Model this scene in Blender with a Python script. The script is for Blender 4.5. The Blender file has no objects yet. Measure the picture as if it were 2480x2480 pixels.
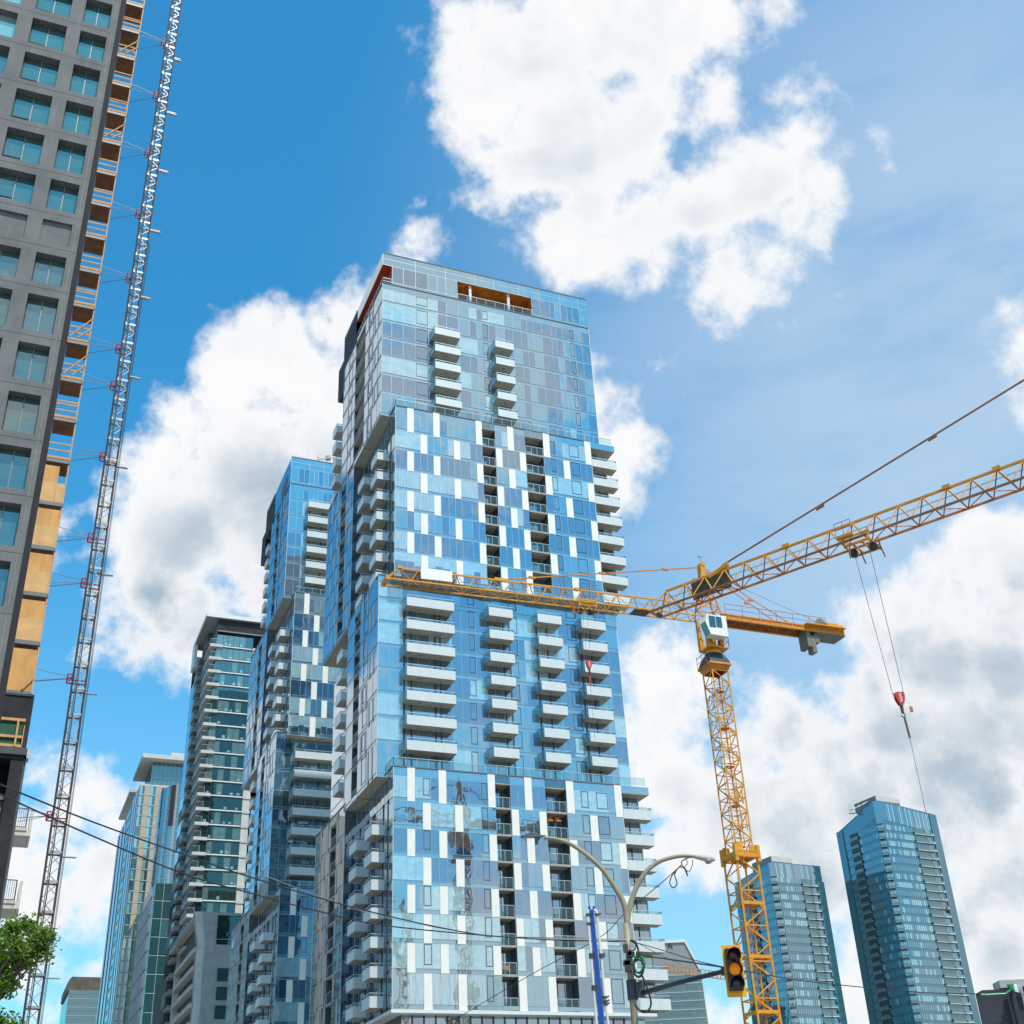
import bpy, math, random
from mathutils import Vector, Matrix
random.seed(7)
C = bpy.context.scene
COL = C.collection
# ---------------------------------------------------------------- camera
F_PX = 2990.12; CX = 1240.0
PITCH = math.radians(30.1987); ROLL = math.radians(-2.83676); YAW = math.radians(23.1355)
_u = Vector((math.sin(ROLL)*math.cos(PITCH), -math.cos(ROLL)*math.cos(PITCH), math.sin(PITCH)))
_f = (Vector((0, 0, 1)) - _u*_u.z).normalized()
_r = (-_u).cross(_f)
if _r.x < 0: _r = -_r
MW = Matrix((_r, _f, _u))                       # photo camera axes -> world axes
GZ = -1.6                                       # the ground, the lens is at the origin
cam_d = bpy.data.cameras.new('camera'); cam = bpy.data.objects.new('camera', cam_d); COL.objects.link(cam)
cam_d.sensor_width = 36; cam_d.lens = 36*F_PX/2480; cam_d.clip_start = .1; cam_d.clip_end = 9000
cx = MW @ Vector((1, 0, 0)); cy = -(MW @ Vector((0, 1, 0))); cz = -(MW @ Vector((0, 0, 1)))
cam.matrix_world = Matrix((cx, cy, cz)).transposed().to_4x4()
C.camera = cam
AX = Vector((math.cos(YAW), math.sin(YAW), 0)); BX = Vector((-math.sin(YAW), math.cos(YAW), 0))

def ray(x, y): return MW @ Vector(((x-CX)/F_PX, (y-CX)/F_PX, 1.0))
def atY(x, y, Y):
    d = ray(x, y); return d*(Y/d.y)
def atB(x, y, B):
    d = ray(x, y); return d*(B/d.dot(BX))
def G(a, b, z): return AX*a + BX*b + Vector((0, 0, z))   # street grid -> world

# ---------------------------------------------------------------- light
SUN_EL = math.radians(60)
sd = (AX*math.sin(math.radians(13)) - BX*math.cos(math.radians(13)))
SUN_DIR = Vector((sd.x*math.cos(SUN_EL), sd.y*math.cos(SUN_EL), math.sin(SUN_EL)))
sl = bpy.data.lights.new('sun', 'SUN'); sl.energy = 4.2; sl.angle = math.radians(.5); sl.color = (1, .94, .84)
so = bpy.data.objects.new('sun', sl); COL.objects.link(so)
so.rotation_euler = SUN_DIR.to_track_quat('Z', 'Y').to_euler()

W = bpy.data.worlds.new('World'); C.world = W; W.use_nodes = True
nt = W.node_tree; N = nt.nodes; L = nt.links
for n in list(N): N.remove(n)
def node(t, **k):
    n = N.new(t)
    for a, v in k.items(): setattr(n, a, v)
    return n
def vm(tree, op, a, b=None, s=None):
    n = tree.nodes.new('ShaderNodeVectorMath'); n.operation = op
    for i, v in enumerate((a, b)):
        if v is None: continue
        if hasattr(v, 'links'): tree.links.new(v, n.inputs[i])
        else: n.inputs[i].default_value = v
    if s is not None:
        if hasattr(s, 'links'): tree.links.new(s, n.inputs['Scale'])
        else: n.inputs['Scale'].default_value = s
    return n.outputs['Value'] if op in ('DISTANCE', 'DOT_PRODUCT', 'LENGTH') else n.outputs[0]
def mt(tree, op, a, b=None, c=None, clamp=False):
    n = tree.nodes.new('ShaderNodeMath'); n.operation = op; n.use_clamp = clamp
    for i, v in enumerate((a, b, c)):
        if v is None: continue
        if hasattr(v, 'links'): tree.links.new(v, n.inputs[i])
        else: n.inputs[i].default_value = v
    return n.outputs[0]
def ramp(tree, v, lo, hi, a=0., b=1., kind='SMOOTHSTEP'):
    n = tree.nodes.new('ShaderNodeMapRange'); n.interpolation_type = kind
    tree.links.new(v, n.inputs[0])
    for i, q in enumerate((lo, hi, a, b)): n.inputs[i+1].default_value = q
    return n.outputs[0]

K = 2480/1932.
# clumps of cloud: (x, y, radius) of each in the photograph's directions
CLOUD = [(925,60,110),(915,200,105),(960,310,100),(1050,90,150),(1060,250,140),(1120,380,110),(1200,60,130),(1220,250,120),(1230,400,110),
 (1330,30,110),(1440,10,60),(1400,60,70),(1330,380,120),(1420,330,110),(1500,250,75),(1530,190,40),(1560,360,80),(1500,420,90),(1350,500,85),(1330,560,45),(1460,500,70),(1120,470,60),(1350,160,60),
 (1110,165,90),(1280,300,60),(800,430,30),(805,390,18),(780,460,20),(1650,340,30),(1600,300,40),(1590,420,50),(1560,500,40),(1350,590,35),(1250,700,24),(1290,690,14),
 (650,600,95),(540,680,105),(420,720,95),(350,800,80),(300,900,80),(330,1020,130),(450,900,160),(280,1130,100),(340,1200,95),(560,1000,200),(700,800,200),(900,850,230),(1060,780,110),(1150,740,60),(1165,850,65),(1100,900,90),(650,535,30),(500,620,40),(420,650,40),
 (140,990,45),(170,1050,50),(120,1060,50),(250,1230,70),(300,1270,40),
 (60,1480,60),(110,1560,80),(180,1520,60),(230,1510,50),(90,1680,110),(180,1650,90),(60,1780,60),(160,1880,60),(100,1900,50),(30,1600,80),(150,1760,50),
 (1950,620,42),(1925,670,26),(1945,810,50),(1900,835,26),
 (1650,1190,80),(1720,1140,85),(1800,1120,90),(1880,1070,80),(1960,1060,100),(1780,1250,150),(1900,1250,160),(1640,1290,70),(1700,1380,130),(1850,1400,170),(1560,1310,50),
 (1230,1290,80),(1290,1240,55),(1330,1290,60),(1220,1390,90),(1270,1480,110),(1470,1330,65),(1490,1400,90),(1430,1440,80),(1560,1450,100),(1380,1540,110),(1500,1560,110),(1260,1600,70),(1640,1520,110),(1780,1540,100),(1900,1520,80),(1560,1660,90),(1700,1660,110),(1830,1700,110),(1930,1650,70),(1480,1680,50),(1620,1780,70),(1600,1880,50),(1900,1800,90),(1800,1820,80),(1380,1910,40),(1610,1930,60),(1400,1660,60)]
HOLES = [(1292,282,16),(1425,165,30),(1455,135,24),(1370,1320,25),(1330,1790,90),(1390,1760,70),(250,1000,0)]
# clumps outside the frame, seen only in the glass of the towers: (azimuth, elevation, radius in degrees)
AROUND = [(-40,38,7),(-37,44,8),(-44,33,6),(-41,15,6),(-37,19,4),(-46,20,8)]
def u3(x, y): return ray(x*K, y*K).normalized()
cg = bpy.data.node_groups.new('cloud_density', 'ShaderNodeTree')
cg.interface.new_socket('Vector', in_out='INPUT', socket_type='NodeSocketVector')
cg.interface.new_socket('Density', in_out='OUTPUT', socket_type='NodeSocketFloat')
gi = cg.nodes.new('NodeGroupInput'); go = cg.nodes.new('NodeGroupOutput')
v0 = gi.outputs[0]
def noise(tree, v, scale, det, rough, col=False, w=None):
    n = tree.nodes.new('ShaderNodeTexNoise'); n.inputs['Scale'].default_value = scale
    n.inputs['Detail'].default_value = det; n.inputs['Roughness'].default_value = rough
    tree.links.new(v, n.inputs['Vector'])
    return n.outputs[1] if col else n.outputs[0]
wp = vm(cg, 'SUBTRACT', noise(cg, v0, 9, 5, .62, True), (.5, .5, .5))
v1 = vm(cg, 'ADD', v0, vm(cg, 'SCALE', wp, s=.075))
dens = None
for (x, y, r) in CLOUD + [(az, el, -r) for az, el, r in AROUND]:
    if r > 0: c = u3(x, y); rr = r*K/F_PX*1.05
    else:
        a, e = math.radians(x), math.radians(y); c = Vector((math.sin(a)*math.cos(e), math.cos(a)*math.cos(e), math.sin(e))); rr = math.radians(-r)
    d = mt(cg, 'MULTIPLY_ADD', vm(cg, 'DISTANCE', v1, tuple(c)), -1/.045, rr/.045)
    dens = d if dens is None else mt(cg, 'SMOOTH_MAX', dens, d, .35)
for (x, y, r) in HOLES:
    if r <= 0: continue
    d = mt(cg, 'MULTIPLY_ADD', vm(cg, 'DISTANCE', v1, tuple(u3(x, y))), 1/.03, -r*K/F_PX/.03)
    dens = mt(cg, 'SMOOTH_MIN', dens, d, .35)
dens = mt(cg, 'MAXIMUM', dens, -1.6)
dens = mt(cg, 'MINIMUM', dens, 1.6)
fb = mt(cg, 'SUBTRACT', noise(cg, v0, 13, 9, .58), .5)
fb2 = mt(cg, 'SUBTRACT', noise(cg, v0, 34, 7, .6), .5)
dens = mt(cg, 'ADD', dens, mt(cg, 'ADD', mt(cg, 'MULTIPLY', fb, 2.5), mt(cg, 'MULTIPLY', fb2, 1.0)))
# behind the camera: broken cumulus from noise alone
sx = cg.nodes.new('ShaderNodeSeparateXYZ'); cg.links.new(v0, sx.inputs[0])
back = ramp(cg, sx.outputs[1], .1, -.25)
bn = mt(cg, 'MULTIPLY', mt(cg, 'SUBTRACT', noise(cg, v1, 3.1, 6, .6), mt(cg, 'MULTIPLY_ADD', sx.outputs[2], .22, .44)), 6)
mx = cg.nodes.new('ShaderNodeMix'); cg.links.new(back, mx.inputs[0]); cg.links.new(dens, mx.inputs[2]); cg.links.new(bn, mx.inputs[3])
cg.links.new(mx.outputs[0], go.inputs[0])

tc = node('ShaderNodeTexCoord'); dirv = vm(nt, 'NORMALIZE', tc.outputs['Generated'])
def dens_at(v):
    g = N.new('ShaderNodeGroup'); g.node_tree = cg; L.new(v, g.inputs[0]); return g.outputs[0]
d0 = dens_at(dirv)
# relief: the fine billows lit from the sun's side, plus the broad grey undersides
of = (.0, -.010, .020)
nA = noise(nt, vm(nt, 'ADD', dirv, (0, 0, 0)), 11, 6, .55); nB = noise(nt, vm(nt, 'ADD', dirv, of), 11, 6, .55)
rel = mt(nt, 'SUBTRACT', nB, nA)
of2 = (.0, -.02, .05)
rel = mt(nt, 'ADD', rel, mt(nt, 'MULTIPLY', mt(nt, 'SUBTRACT', noise(nt, vm(nt, 'ADD', dirv, of2), 4.6, 3, .5), noise(nt, dirv, 4.6, 3, .5)), .5))
GREY = [(1830,1410,210,1.5),(1600,1420,120,.55),(1700,1560,150,.8),(1930,1340,150,1.2),(1480,1460,90,.45),(1800,1620,90,.5),(440,1080,140,.9),(330,1180,100,.6),(600,1120,120,.7),(520,930,110,.45),(150,1700,80,.35),(120,1800,60,.3),(1400,1500,90,.3),(1220,310,110,.34),(1400,500,100,.34),(1020,330,80,.26),(1130,120,70,.2),(1500,400,60,.22),(1560,1600,120,.45),(1880,1750,90,.5),(240,1230,70,.4),(1000,100,60,.18),(1300,1520,60,.25)]
gs = None
for (x, y, r, k) in GREY:
    d = mt(nt, 'MULTIPLY', ramp(nt, vm(nt, 'DISTANCE', dirv, tuple(u3(x, y))), r*K/F_PX*2.1, r*K/F_PX*.1), k*.95)
    gs = d if gs is None else mt(nt, 'ADD', gs, d)
sky = node('ShaderNodeTexSky', sky_type='NISHITA', sun_disc=False)
sky.sun_elevation = SUN_EL; sky.sun_rotation = math.atan2(SUN_DIR.x, SUN_DIR.y); sky.air_density = 1.15; sky.dust_density = .6; sky.ozone_density = 2.2
hs = node('ShaderNodeHueSaturation'); hs.inputs['Saturation'].default_value = 1.14; hs.inputs['Value'].default_value = 1.0; L.new(sky.outputs[0], hs.inputs['Color'])
SKYS = .118
skc = vm(nt, 'SCALE', vm(nt, 'MULTIPLY', hs.outputs[0], (.50, 1.72, 1.84)), s=SKYS)
# thin high veil, thicker to the right and low down
sxw = node('ShaderNodeSeparateXYZ'); L.new(dirv, sxw.inputs[0]); back = ramp(nt, sxw.outputs[1], .1, -.25); hz = mt(nt, 'MULTIPLY', back, ramp(nt, sxw.outputs[2], .62, .12, 0, .62))
veil = ramp(nt, vm(nt, 'DISTANCE', dirv, tuple(u3(2050, 760))), .62, .12)
vn = noise(nt, vm(nt, 'MULTIPLY', dirv, (3, 3, 9)), 1.6, 8, .6)
vl = mt(nt, 'MULTIPLY', veil, ramp(nt, vn, .12, .62, .35, 1), clamp=True)
low = ramp(nt, mt(nt, 'MULTIPLY', vm(nt, 'DOT_PRODUCT', dirv, (0, 0, 1)), 1.), .55, .02)
va = mt(nt, 'ADD', mt(nt, 'MULTIPLY', vl, .82), mt(nt, 'MAXIMUM', hz, mt(nt, 'MULTIPLY', low, .46)), clamp=True)
def mixc(f, a, b):
    m = node('ShaderNodeMix', data_type='RGBA'); L.new(f, m.inputs[0])
    for s, q in ((a, 6), (b, 7)):
        if hasattr(s, 'links'): L.new(s, m.inputs[q])
        else: m.inputs[q].default_value = (*s, 1)
    return m.outputs[2]
skc = mixc(va, skc, (.52, .68, .86))
alpha = ramp(nt, d0, -.16, .50)
core = ramp(nt, d0, .2, 1.25)
gmod = ramp(nt, noise(nt, dirv, 5, 3, .45), .34, .60, .45, 1.0)
shade = mt(nt, 'MULTIPLY', mt(nt, 'ADD', mt(nt, 'MULTIPLY_ADD', rel, 1.3, .05), mt(nt, 'ADD', mt(nt, 'MULTIPLY', mt(nt, 'MINIMUM', gs, 1.0), gmod), mt(nt, 'MULTIPLY', back, .45))), core, clamp=True)
ccol = mixc(shade, (.955, .965, .98), (.40, .52, .63))
skf = mixc(alpha, skc, ccol)
bg = node('ShaderNodeBackground'); L.new(skf, bg.inputs[0]); bg.inputs[1].default_value = 1.0
wo = node('ShaderNodeOutputWorld'); L.new(bg.outputs[0], wo.inputs[0])
W.cycles.sampling_method = 'MANUAL'; W.cycles.sample_map_resolution = 256

C.view_settings.view_transform = 'Standard'; C.view_settings.look = 'None'
C.view_settings.exposure = 0.0; C.view_settings.gamma = 1
C.render.engine = 'CYCLES'
C.cycles.max_bounces = 6; C.cycles.glossy_bounces = 4; C.cycles.diffuse_bounces = 3; C.cycles.transparent_max_bounces = 8
C.cycles.sample_clamp_indirect = 4

# ---------------------------------------------------------------- materials
MATS = {}
def mat(name, col, rough=.6, metal=0, spec=.5, var=0, vscale=1.0, bump=0, bscale=4, emit=None, stretch=None, dirt=None):
    if name in MATS: return MATS[name]
    m = bpy.data.materials.new(name); m.use_nodes = True; t = m.node_tree; p = t.nodes['Principled BSDF']
    p.inputs['Base Color'].default_value = (*col, 1); p.inputs['Roughness'].default_value = rough
    p.inputs['Metallic'].default_value = metal; p.inputs['Specular IOR Level'].default_value = spec
    if var or bump:
        c = t.nodes.new('ShaderNodeTexCoord'); v = c.outputs['Object']
        if stretch:
            v = vm(t, 'MULTIPLY', v, stretch)
    if var:
        n = noise(t, v, vscale, 6, .62)
        r = t.nodes.new('ShaderNodeValToRGB'); t.links.new(n, r.inputs[0])
        e = r.color_ramp.elements; e[0].position = .32; e[1].position = .68
        e[0].color = (*[q*(1-var) for q in col], 1); e[1].color = (*[min(1, q*(1+var)) for q in col], 1)
        out = r.outputs[0]
        if dirt:
            n2 = noise(t, vm(t, 'MULTIPLY', v, (1.3, 1.3, .12)), 2.2, 5, .7)
            f = ramp(t, n2, .50, .78, 0, dirt[1])
            mm = t.nodes.new('ShaderNodeMix'); mm.data_type = 'RGBA'; t.links.new(f, mm.inputs[0]); t.links.new(out, mm.inputs[6]); mm.inputs[7].default_value = (*dirt[0], 1); out = mm.outputs[2]
        t.links.new(out, p.inputs['Base Color'])
    if bump:
        b = t.nodes.new('ShaderNodeBump'); b.inputs['Strength'].default_value = bump; b.inputs['Distance'].default_value = .02
        t.links.new(noise(t, v, bscale, 5, .6), b.inputs['Height']); t.links.new(b.outputs[0], p.inputs['Normal'])
    if emit:
        p.inputs['Emission Color'].default_value = (*emit[0], 1); p.inputs['Emission Strength'].default_value = emit[1]
    MATS[name] = m; return m
def glass(name, inner, refl=.5, tint=(.80, .93, 1.0), wave=.25, wscale=.55, folds=0, rough=.015):
    """a facade pane: what stands behind it, seen under a sky reflection that grows at grazing angles"""
    m = bpy.data.materials.new(name); m.use_nodes = True; t = m.node_tree; t.nodes.clear()
    o = t.nodes.new('ShaderNodeOutputMaterial'); d = t.nodes.new('ShaderNodeBsdfDiffuse'); g = t.nodes.new('ShaderNodeBsdfGlossy')
    g.inputs['Color'].default_value = (*tint, 1); g.inputs['Roughness'].default_value = rough
    c = t.nodes.new('ShaderNodeTexCoord'); v = c.outputs['Object']
    b = t.nodes.new('ShaderNodeBump'); b.inputs['Strength'].default_value = wave; b.inputs['Distance'].default_value = .10
    t.links.new(noise(t, vm(t, 'MULTIPLY', v, (1, 1, .75)), wscale, 1.5, .45), b.inputs['Height']); t.links.new(b.outputs[0], g.inputs['Normal'])
    r = t.nodes.new('ShaderNodeValToRGB'); t.links.new(noise(t, vm(t, 'MULTIPLY', v, (7, 7, .35) if folds else (.9, .9, 1.6)), 1.1, 4, .6), r.inputs[0])
    k = .16 if not folds else .3
    r.color_ramp.elements[0].position = .35; r.color_ramp.elements[1].position = .65
    r.color_ramp.elements[0].color = (*[q*(1-k) for q in inner], 1); r.color_ramp.elements[1].color = (*[min(1, q*(1+k)) for q in inner], 1)
    t.links.new(r.outputs[0], d.inputs[0])
    lw = t.nodes.new('ShaderNodeLayerWeight'); lw.inputs[0].default_value = .35
    f = ramp(t, lw.outputs['Fresnel'], 0, 1, refl, 1.0, kind='LINEAR')
    x = t.nodes.new('ShaderNodeMixShader'); t.links.new(f, x.inputs[0]); t.links.new(d.outputs[0], x.inputs[1]); t.links.new(g.outputs[0], x.inputs[2]); t.links.new(x.outputs[0], o.inputs[0])
    MATS[name] = m; return m
def clearglass(name, col=(.75, .9, .9), body=.18):
    m = bpy.data.materials.new(name); m.use_nodes = True; t = m.node_tree; t.nodes.clear()
    o = t.nodes.new('ShaderNodeOutputMaterial'); a = t.nodes.new('ShaderNodeBsdfTransparent'); a.inputs[0].default_value = (*col, 1)
    p = t.nodes.new('ShaderNodeBsdfPrincipled'); p.inputs['Base Color'].default_value = (.25, .40, .42, 1); p.inputs['Roughness'].default_value = .05; p.inputs['Metallic'].default_value = .3
    x = t.nodes.new('ShaderNodeMixShader'); x.inputs[0].default_value = body
    t.links.new(a.outputs[0], x.inputs[1]); t.links.new(p.outputs[0], x.inputs[2]); t.links.new(x.outputs[0], o.inputs[0]); MATS[name] = m; return m

M = MATS
glass('glass_dark', (.035, .06, .10), .38, (.74, .87, .98), .20)
glass('glass_mid', (.07, .15, .19), .44, (.74, .92, .98), .20)
glass('glass_spandrel', (.10, .21, .27), .40, (.72, .90, .98), .12)
glass('glass_blind', (.33, .50, .52), .34, (.80, .95, 1.0), .18)
glass('glass_curtain', (.34, .46, .48), .30, (.80, .93, 1.0), .2, folds=1)
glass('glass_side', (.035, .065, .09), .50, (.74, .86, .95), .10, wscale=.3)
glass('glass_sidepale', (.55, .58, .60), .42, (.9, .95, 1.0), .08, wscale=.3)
glass('glass_green', (.018, .040, .036), .26, (.62, .85, .80), .10)
glass('glass_greenblind', (.13, .20, .17), .22, (.62, .85, .80), .10)
glass('glass_bluefar', (.045, .13, .17), .33, (.60, .84, .95), .10)
glass('glass_bluefarpale', (.28, .45, .48), .25, (.6, .85, .95), .10)
glass('glass_bluefarband', (.035, .095, .12), .22, (.52, .78, .86), .05)
glass('glass_grey', (.055, .12, .115), .24, (.60, .72, .72), .25, wscale=.4)
glass('glass_greypale', (.26, .40, .34), .30, (.7, .9, .88), .2, wscale=.4)
clearglass('glass_rail'); clearglass('glass_frost', (.8, .9, .92), .62)
mat('white_panel', (.84, .80, .72), .45, var=.05, vscale=.8)
mat('white_panel_shaded', (.40, .42, .44), .35)
mat('frosted_panel', (.60, .66, .66), .30, var=.05, vscale=.5)
mat('balcony_white', (.62, .65, .63), .45, var=.04, vscale=.6)
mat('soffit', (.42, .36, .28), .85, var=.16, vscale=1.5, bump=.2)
mat('mullion', (.42, .50, .53), .4, .5)
mat('rail_metal', (.62, .65, .66), .35, .6)
mat('dark_frame', (.045, .06, .08), .5)
mat('dark_panel', (.07, .085, .09), .6, var=.2)
mat('screen', (.27, .29, .32), .5)
mat('roof_grey', (.16, .17, .18), .8)
mat('red_soffit', (.42, .045, .012), .55, var=.35, vscale=1.6)
mat('orange_soffit', (.62, .17, .012), .55, var=.5, vscale=.9)
mat('concrete', (.36, .35, .33), .85, var=.14, vscale=.7, bump=.3, dirt=((.22, .21, .2), .5))
mat('pale_concrete', (.56, .53, .48), .8, var=.1, vscale=.6, bump=.2)
mat('white_slab', (.72, .71, .67), .6, var=.05)
mat('beige_panel', (.46, .35, .26), .7, var=.08)
mat('grey_precast', (.150, .147, .143), .85, var=.2, vscale=.55, bump=.35, bscale=9, dirt=((.26, .25, .24), .45))
mat('dark_reveal', (.045, .045, .047), .8)
mat('joint', (.06, .06, .055), .8); mat('caulk', (.24, .23, .18), .8, var=.5, vscale=3)
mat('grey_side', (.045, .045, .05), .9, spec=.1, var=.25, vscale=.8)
mat('plywood', (.70, .36, .11), .7, var=.22, vscale=1.3, stretch=(1, 1, .4))
mat('plywood_pale', (.74, .44, .18), .7, var=.15, vscale=1.6)
mat('timber', (.68, .36, .13), .7, var=.2, vscale=2)
mat('steel_deck', (.24, .10, .04), .6, var=.35, vscale=1.5)
mat('grey_steel', (.20, .20, .20), .5, .3)
mat('green_net', (.01, .10, .05), .7, var=.3, vscale=2)
mat('off_white', (.66, .62, .54), .8, var=.1, vscale=1.5, dirt=((.38, .24, .14), .7))
mat('galvanised', (.42, .42, .39), .45, .55, var=.2, vscale=2)
mat('mast_dark', (.13, .10, .095), .5, .4)
mat('magenta_steel', (.38, .02, .07), .5)
mat('crane_yellow', (.72, .30, .018), .45, var=.16, vscale=1.5, spec=.4)
mat('crane_orange', (.60, .19, .025), .5, var=.2, vscale=1.2)
mat('crane_rust', (.30, .115, .045), .6, var=.25)
mat('crane_brown', (.10, .075, .055), .7, var=.15)
mat('banner_white', (.86, .86, .84), .6)
mat('cab_white', (.84, .80, .70), .4, var=.06)
glass('cab_glass', (.015, .05, .06), .16, (.6, .85, .9), .05)
mat('tarp', (.025, .035, .06), .5, var=.3, vscale=2)
mat('weight_concrete', (.20, .19, .16), .9, var=.15, bump=.3)
mat('rope', (.10, .10, .11), .5); mat('cable_black', (.02, .02, .022), .5)
mat('hook_red', (.55, .04, .03), .5, var=.15, vscale=2)
mat('hook_dark', (.10, .05, .04), .6)
mat('stripe_white', (.8, .8, .78), .6)
mat('pole_beige', (.30, .25, .155), .5, var=.16, vscale=2.5, dirt=((.5, .46, .38), .5))
mat('lamp_dark', (.03, .033, .036), .6, 0); mat('lamp_beige', (.42, .40, .33), .5, var=.1)
mat('lens_clear', (.30, .28, .24), .15)
mat('signal_yellow', (.88, .36, .0), .5, var=.04, vscale=2); mat('signal_black', (.022, .024, .028), .45)
mat('red_lens', (.09, .015, .02), .25); mat('amber_lens', (.8, .22, .01), .3, emit=((1.0, .28, .01), .3)); mat('green_lens', (.02, .035, .035), .25)
mat('blue_paint', (.006, .055, .32), .35, var=.1); mat('pipe_white', (.66, .64, .58), .4, var=.08); mat('coupling', (.05, .05, .055), .5)
mat('cable_green', (.0, .26, .09), .45)
mat('bark', (.10, .07, .05), .9, var=.3, vscale=4)
mat('ground_grey', (.26, .25, .235), .9, var=.25, vscale=.05)
mat('black_clad', (.030, .030, .042), .5, var=.25, vscale=.7, stretch=(1, 1, .15))
mat('metal_fin', (.48, .50, .52), .3, .7); mat('fin_dark', (.05, .045, .05), .8, spec=.15)
mat('distant_metal', (.27, .28, .28), .6, var=.08, stretch=(.1, .1, 3))
mat('brown_metal', (.10, .085, .06), .7, .1, var=.3, vscale=.5)
mat('crate_orange', (.75, .16, .02), .6)

# ---------------------------------------------------------------- mesh helpers
class MB:
    """collects boxes, quads and bars in world coordinates (or on the street grid with grid=True)"""
    def __init__(s, grid=False): s.v = []; s.f = []; s.m = []; s.mi = []; s.grid = grid; s.smooth = False
    def P(s, p):
        return G(*p) if s.grid else Vector(p)
    def mid(s, m):
        if m not in s.m: s.m.append(m)
        return s.m.index(m)
    def quad(s, pts, m):
        k = len(s.v); s.v += [s.P(p) for p in pts]; s.f.append(tuple(range(k, k+len(pts)))); s.mi.append(s.mid(m))
    def box(s, a0, a1, b0, b1, c0, c1, m, faces='all'):
        k = len(s.v)
        for p in ((a0,b0,c0),(a1,b0,c0),(a1,b1,c0),(a0,b1,c0),(a0,b0,c1),(a1,b0,c1),(a1,b1,c1),(a0,b1,c1)): s.v.append(s.P(p))
        for q in ((0,3,2,1),(4,5,6,7),(0,1,5,4),(1,2,6,5),(2,3,7,6),(3,0,4,7)): s.f.append(tuple(k+i for i in q)); s.mi.append(s.mid(m))
    def obox(s, o, ux, uy, uz, m):
        """oriented box: corner o and three edge vectors, world coordinates"""
        k = len(s.v); o = Vector(o)
        for p in ((0,0,0),(1,0,0),(1,1,0),(0,1,0),(0,0,1),(1,0,1),(1,1,1),(0,1,1)): s.v.append(o+ux*p[0]+uy*p[1]+uz*p[2])
        for q in ((0,3,2,1),(4,5,6,7),(0,1,5,4),(1,2,6,5),(2,3,7,6),(3,0,4,7)): s.f.append(tuple(k+i for i in q)); s.mi.append(s.mid(m))
    def prism(s, pts, h, m):
        """polygon (world points) pushed along the vector h"""
        k = len(s.v); n = len(pts); pts = [s.P(p) for p in pts]; h = Vector(h)
        s.v += pts + [p+h for p in pts]
        s.f += [tuple(k+i for i in range(n))[::-1], tuple(k+n+i for i in range(n))]; s.mi += [s.mid(m)]*2
        for i in range(n): j = (i+1) % n; s.f.append((k+i, k+j, k+n+j, k+n+i)); s.mi.append(s.mid(m))
    def bar(s, p, q, r, m, n=4, r2=None, caps=True):
        p, q = s.P(p), s.P(q); d = q-p
        if d.length < 1e-6: return
        d.normalize(); x = d.cross(Vector((0, 0, 1)) if abs(d.z) < .95 else Vector((1, 0, 0))).normalized(); y = d.cross(x)
        k = len(s.v); r2 = r if r2 is None else r2; o = math.pi/4 if n == 4 else 0; e = 1.2 if n == 4 else 1
        for c, rr in ((p, r), (q, r2)):
            for i in range(n): a = o+2*math.pi*i/n; s.v.append(c+(x*math.cos(a)+y*math.sin(a))*rr*e)
        for i in range(n): j = (i+1) % n; s.f.append((k+i, k+j, k+n+j, k+n+i)); s.mi.append(s.mid(m))
        if caps: s.f += [tuple(k+i for i in range(n))[::-1], tuple(k+n+i for i in range(n))]; s.mi += [s.mid(m)]*2
    def tube(s, pts, rs, m, n=8):
        pts = [s.P(p) for p in pts]; k0 = len(s.v); ref = None
        if not isinstance(rs, (list, tuple)): rs = [rs]*len(pts)
        for i, p in enumerate(pts):
            d = (pts[min(i+1, len(pts)-1)]-pts[max(i-1, 0)]).normalized()
            if ref is None: ref = d.cross(Vector((0, 0, 1)) if abs(d.z) < .9 else Vector((1, 0, 0))).normalized()
            x = (ref-d*ref.dot(d)).normalized(); ref = x; y = d.cross(x)
            for j in range(n): a = 2*math.pi*j/n; s.v.append(p+(x*math.cos(a)+y*math.sin(a))*rs[i])
        mi = s.mid(m)
        for i in range(len(pts)-1):
            for j in range(n): q = (j+1) % n; s.f.append((k0+i*n+j, k0+i*n+q, k0+(i+1)*n+q, k0+(i+1)*n+j)); s.mi.append(mi)
        s.f += [tuple(k0+j for j in range(n))[::-1], tuple(k0+(len(pts)-1)*n+j for j in range(n))]; s.mi += [mi]*2
    def lathe(s, o, axis, prof, m, n=16, cap=True):
        """prof: (distance along the axis, radius) pairs"""
        axis = Vector(axis).normalized(); x = axis.cross(Vector((0, 0, 1)) if abs(axis.z) < .9 else Vector((1, 0, 0))).normalized(); y = axis.cross(x); o = Vector(o)
        k = len(s.v); mi = s.mid(m)
        for t, r in prof:
            for i in range(n): a = 2*math.pi*i/n; s.v.append(o+axis*t+(x*math.cos(a)+y*math.sin(a))*r)
        for q in range(len(prof)-1):
            for i in range(n): j = (i+1) % n; s.f.append((k+q*n+i, k+q*n+j, k+(q+1)*n+j, k+(q+1)*n+i)); s.mi.append(mi)
        if cap: s.f += [tuple(k+i for i in range(n))[::-1], tuple(k+(len(prof)-1)*n+i for i in range(n))]; s.mi += [mi]*2
    def build(s, name, parent=None, smooth=False, **props):
        if not s.f: return None
        me = bpy.data.meshes.new(name)
        root = parent
        while root is not None and root.parent is not None: root = root.parent
        if root is not None: inv = root.matrix_basis.inverted()
        else:
            o = Vector((min(v.x for v in s.v)+max(v.x for v in s.v), min(v.y for v in s.v)+max(v.y for v in s.v), 2*min(v.z for v in s.v)))/2
            inv = Matrix.Translation(-o)
        me.from_pydata([tuple(inv @ v) for v in s.v], [], s.f)
        for m in s.m: me.materials.append(MATS[m])
        me.polygons.foreach_set('material_index', s.mi)
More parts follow.
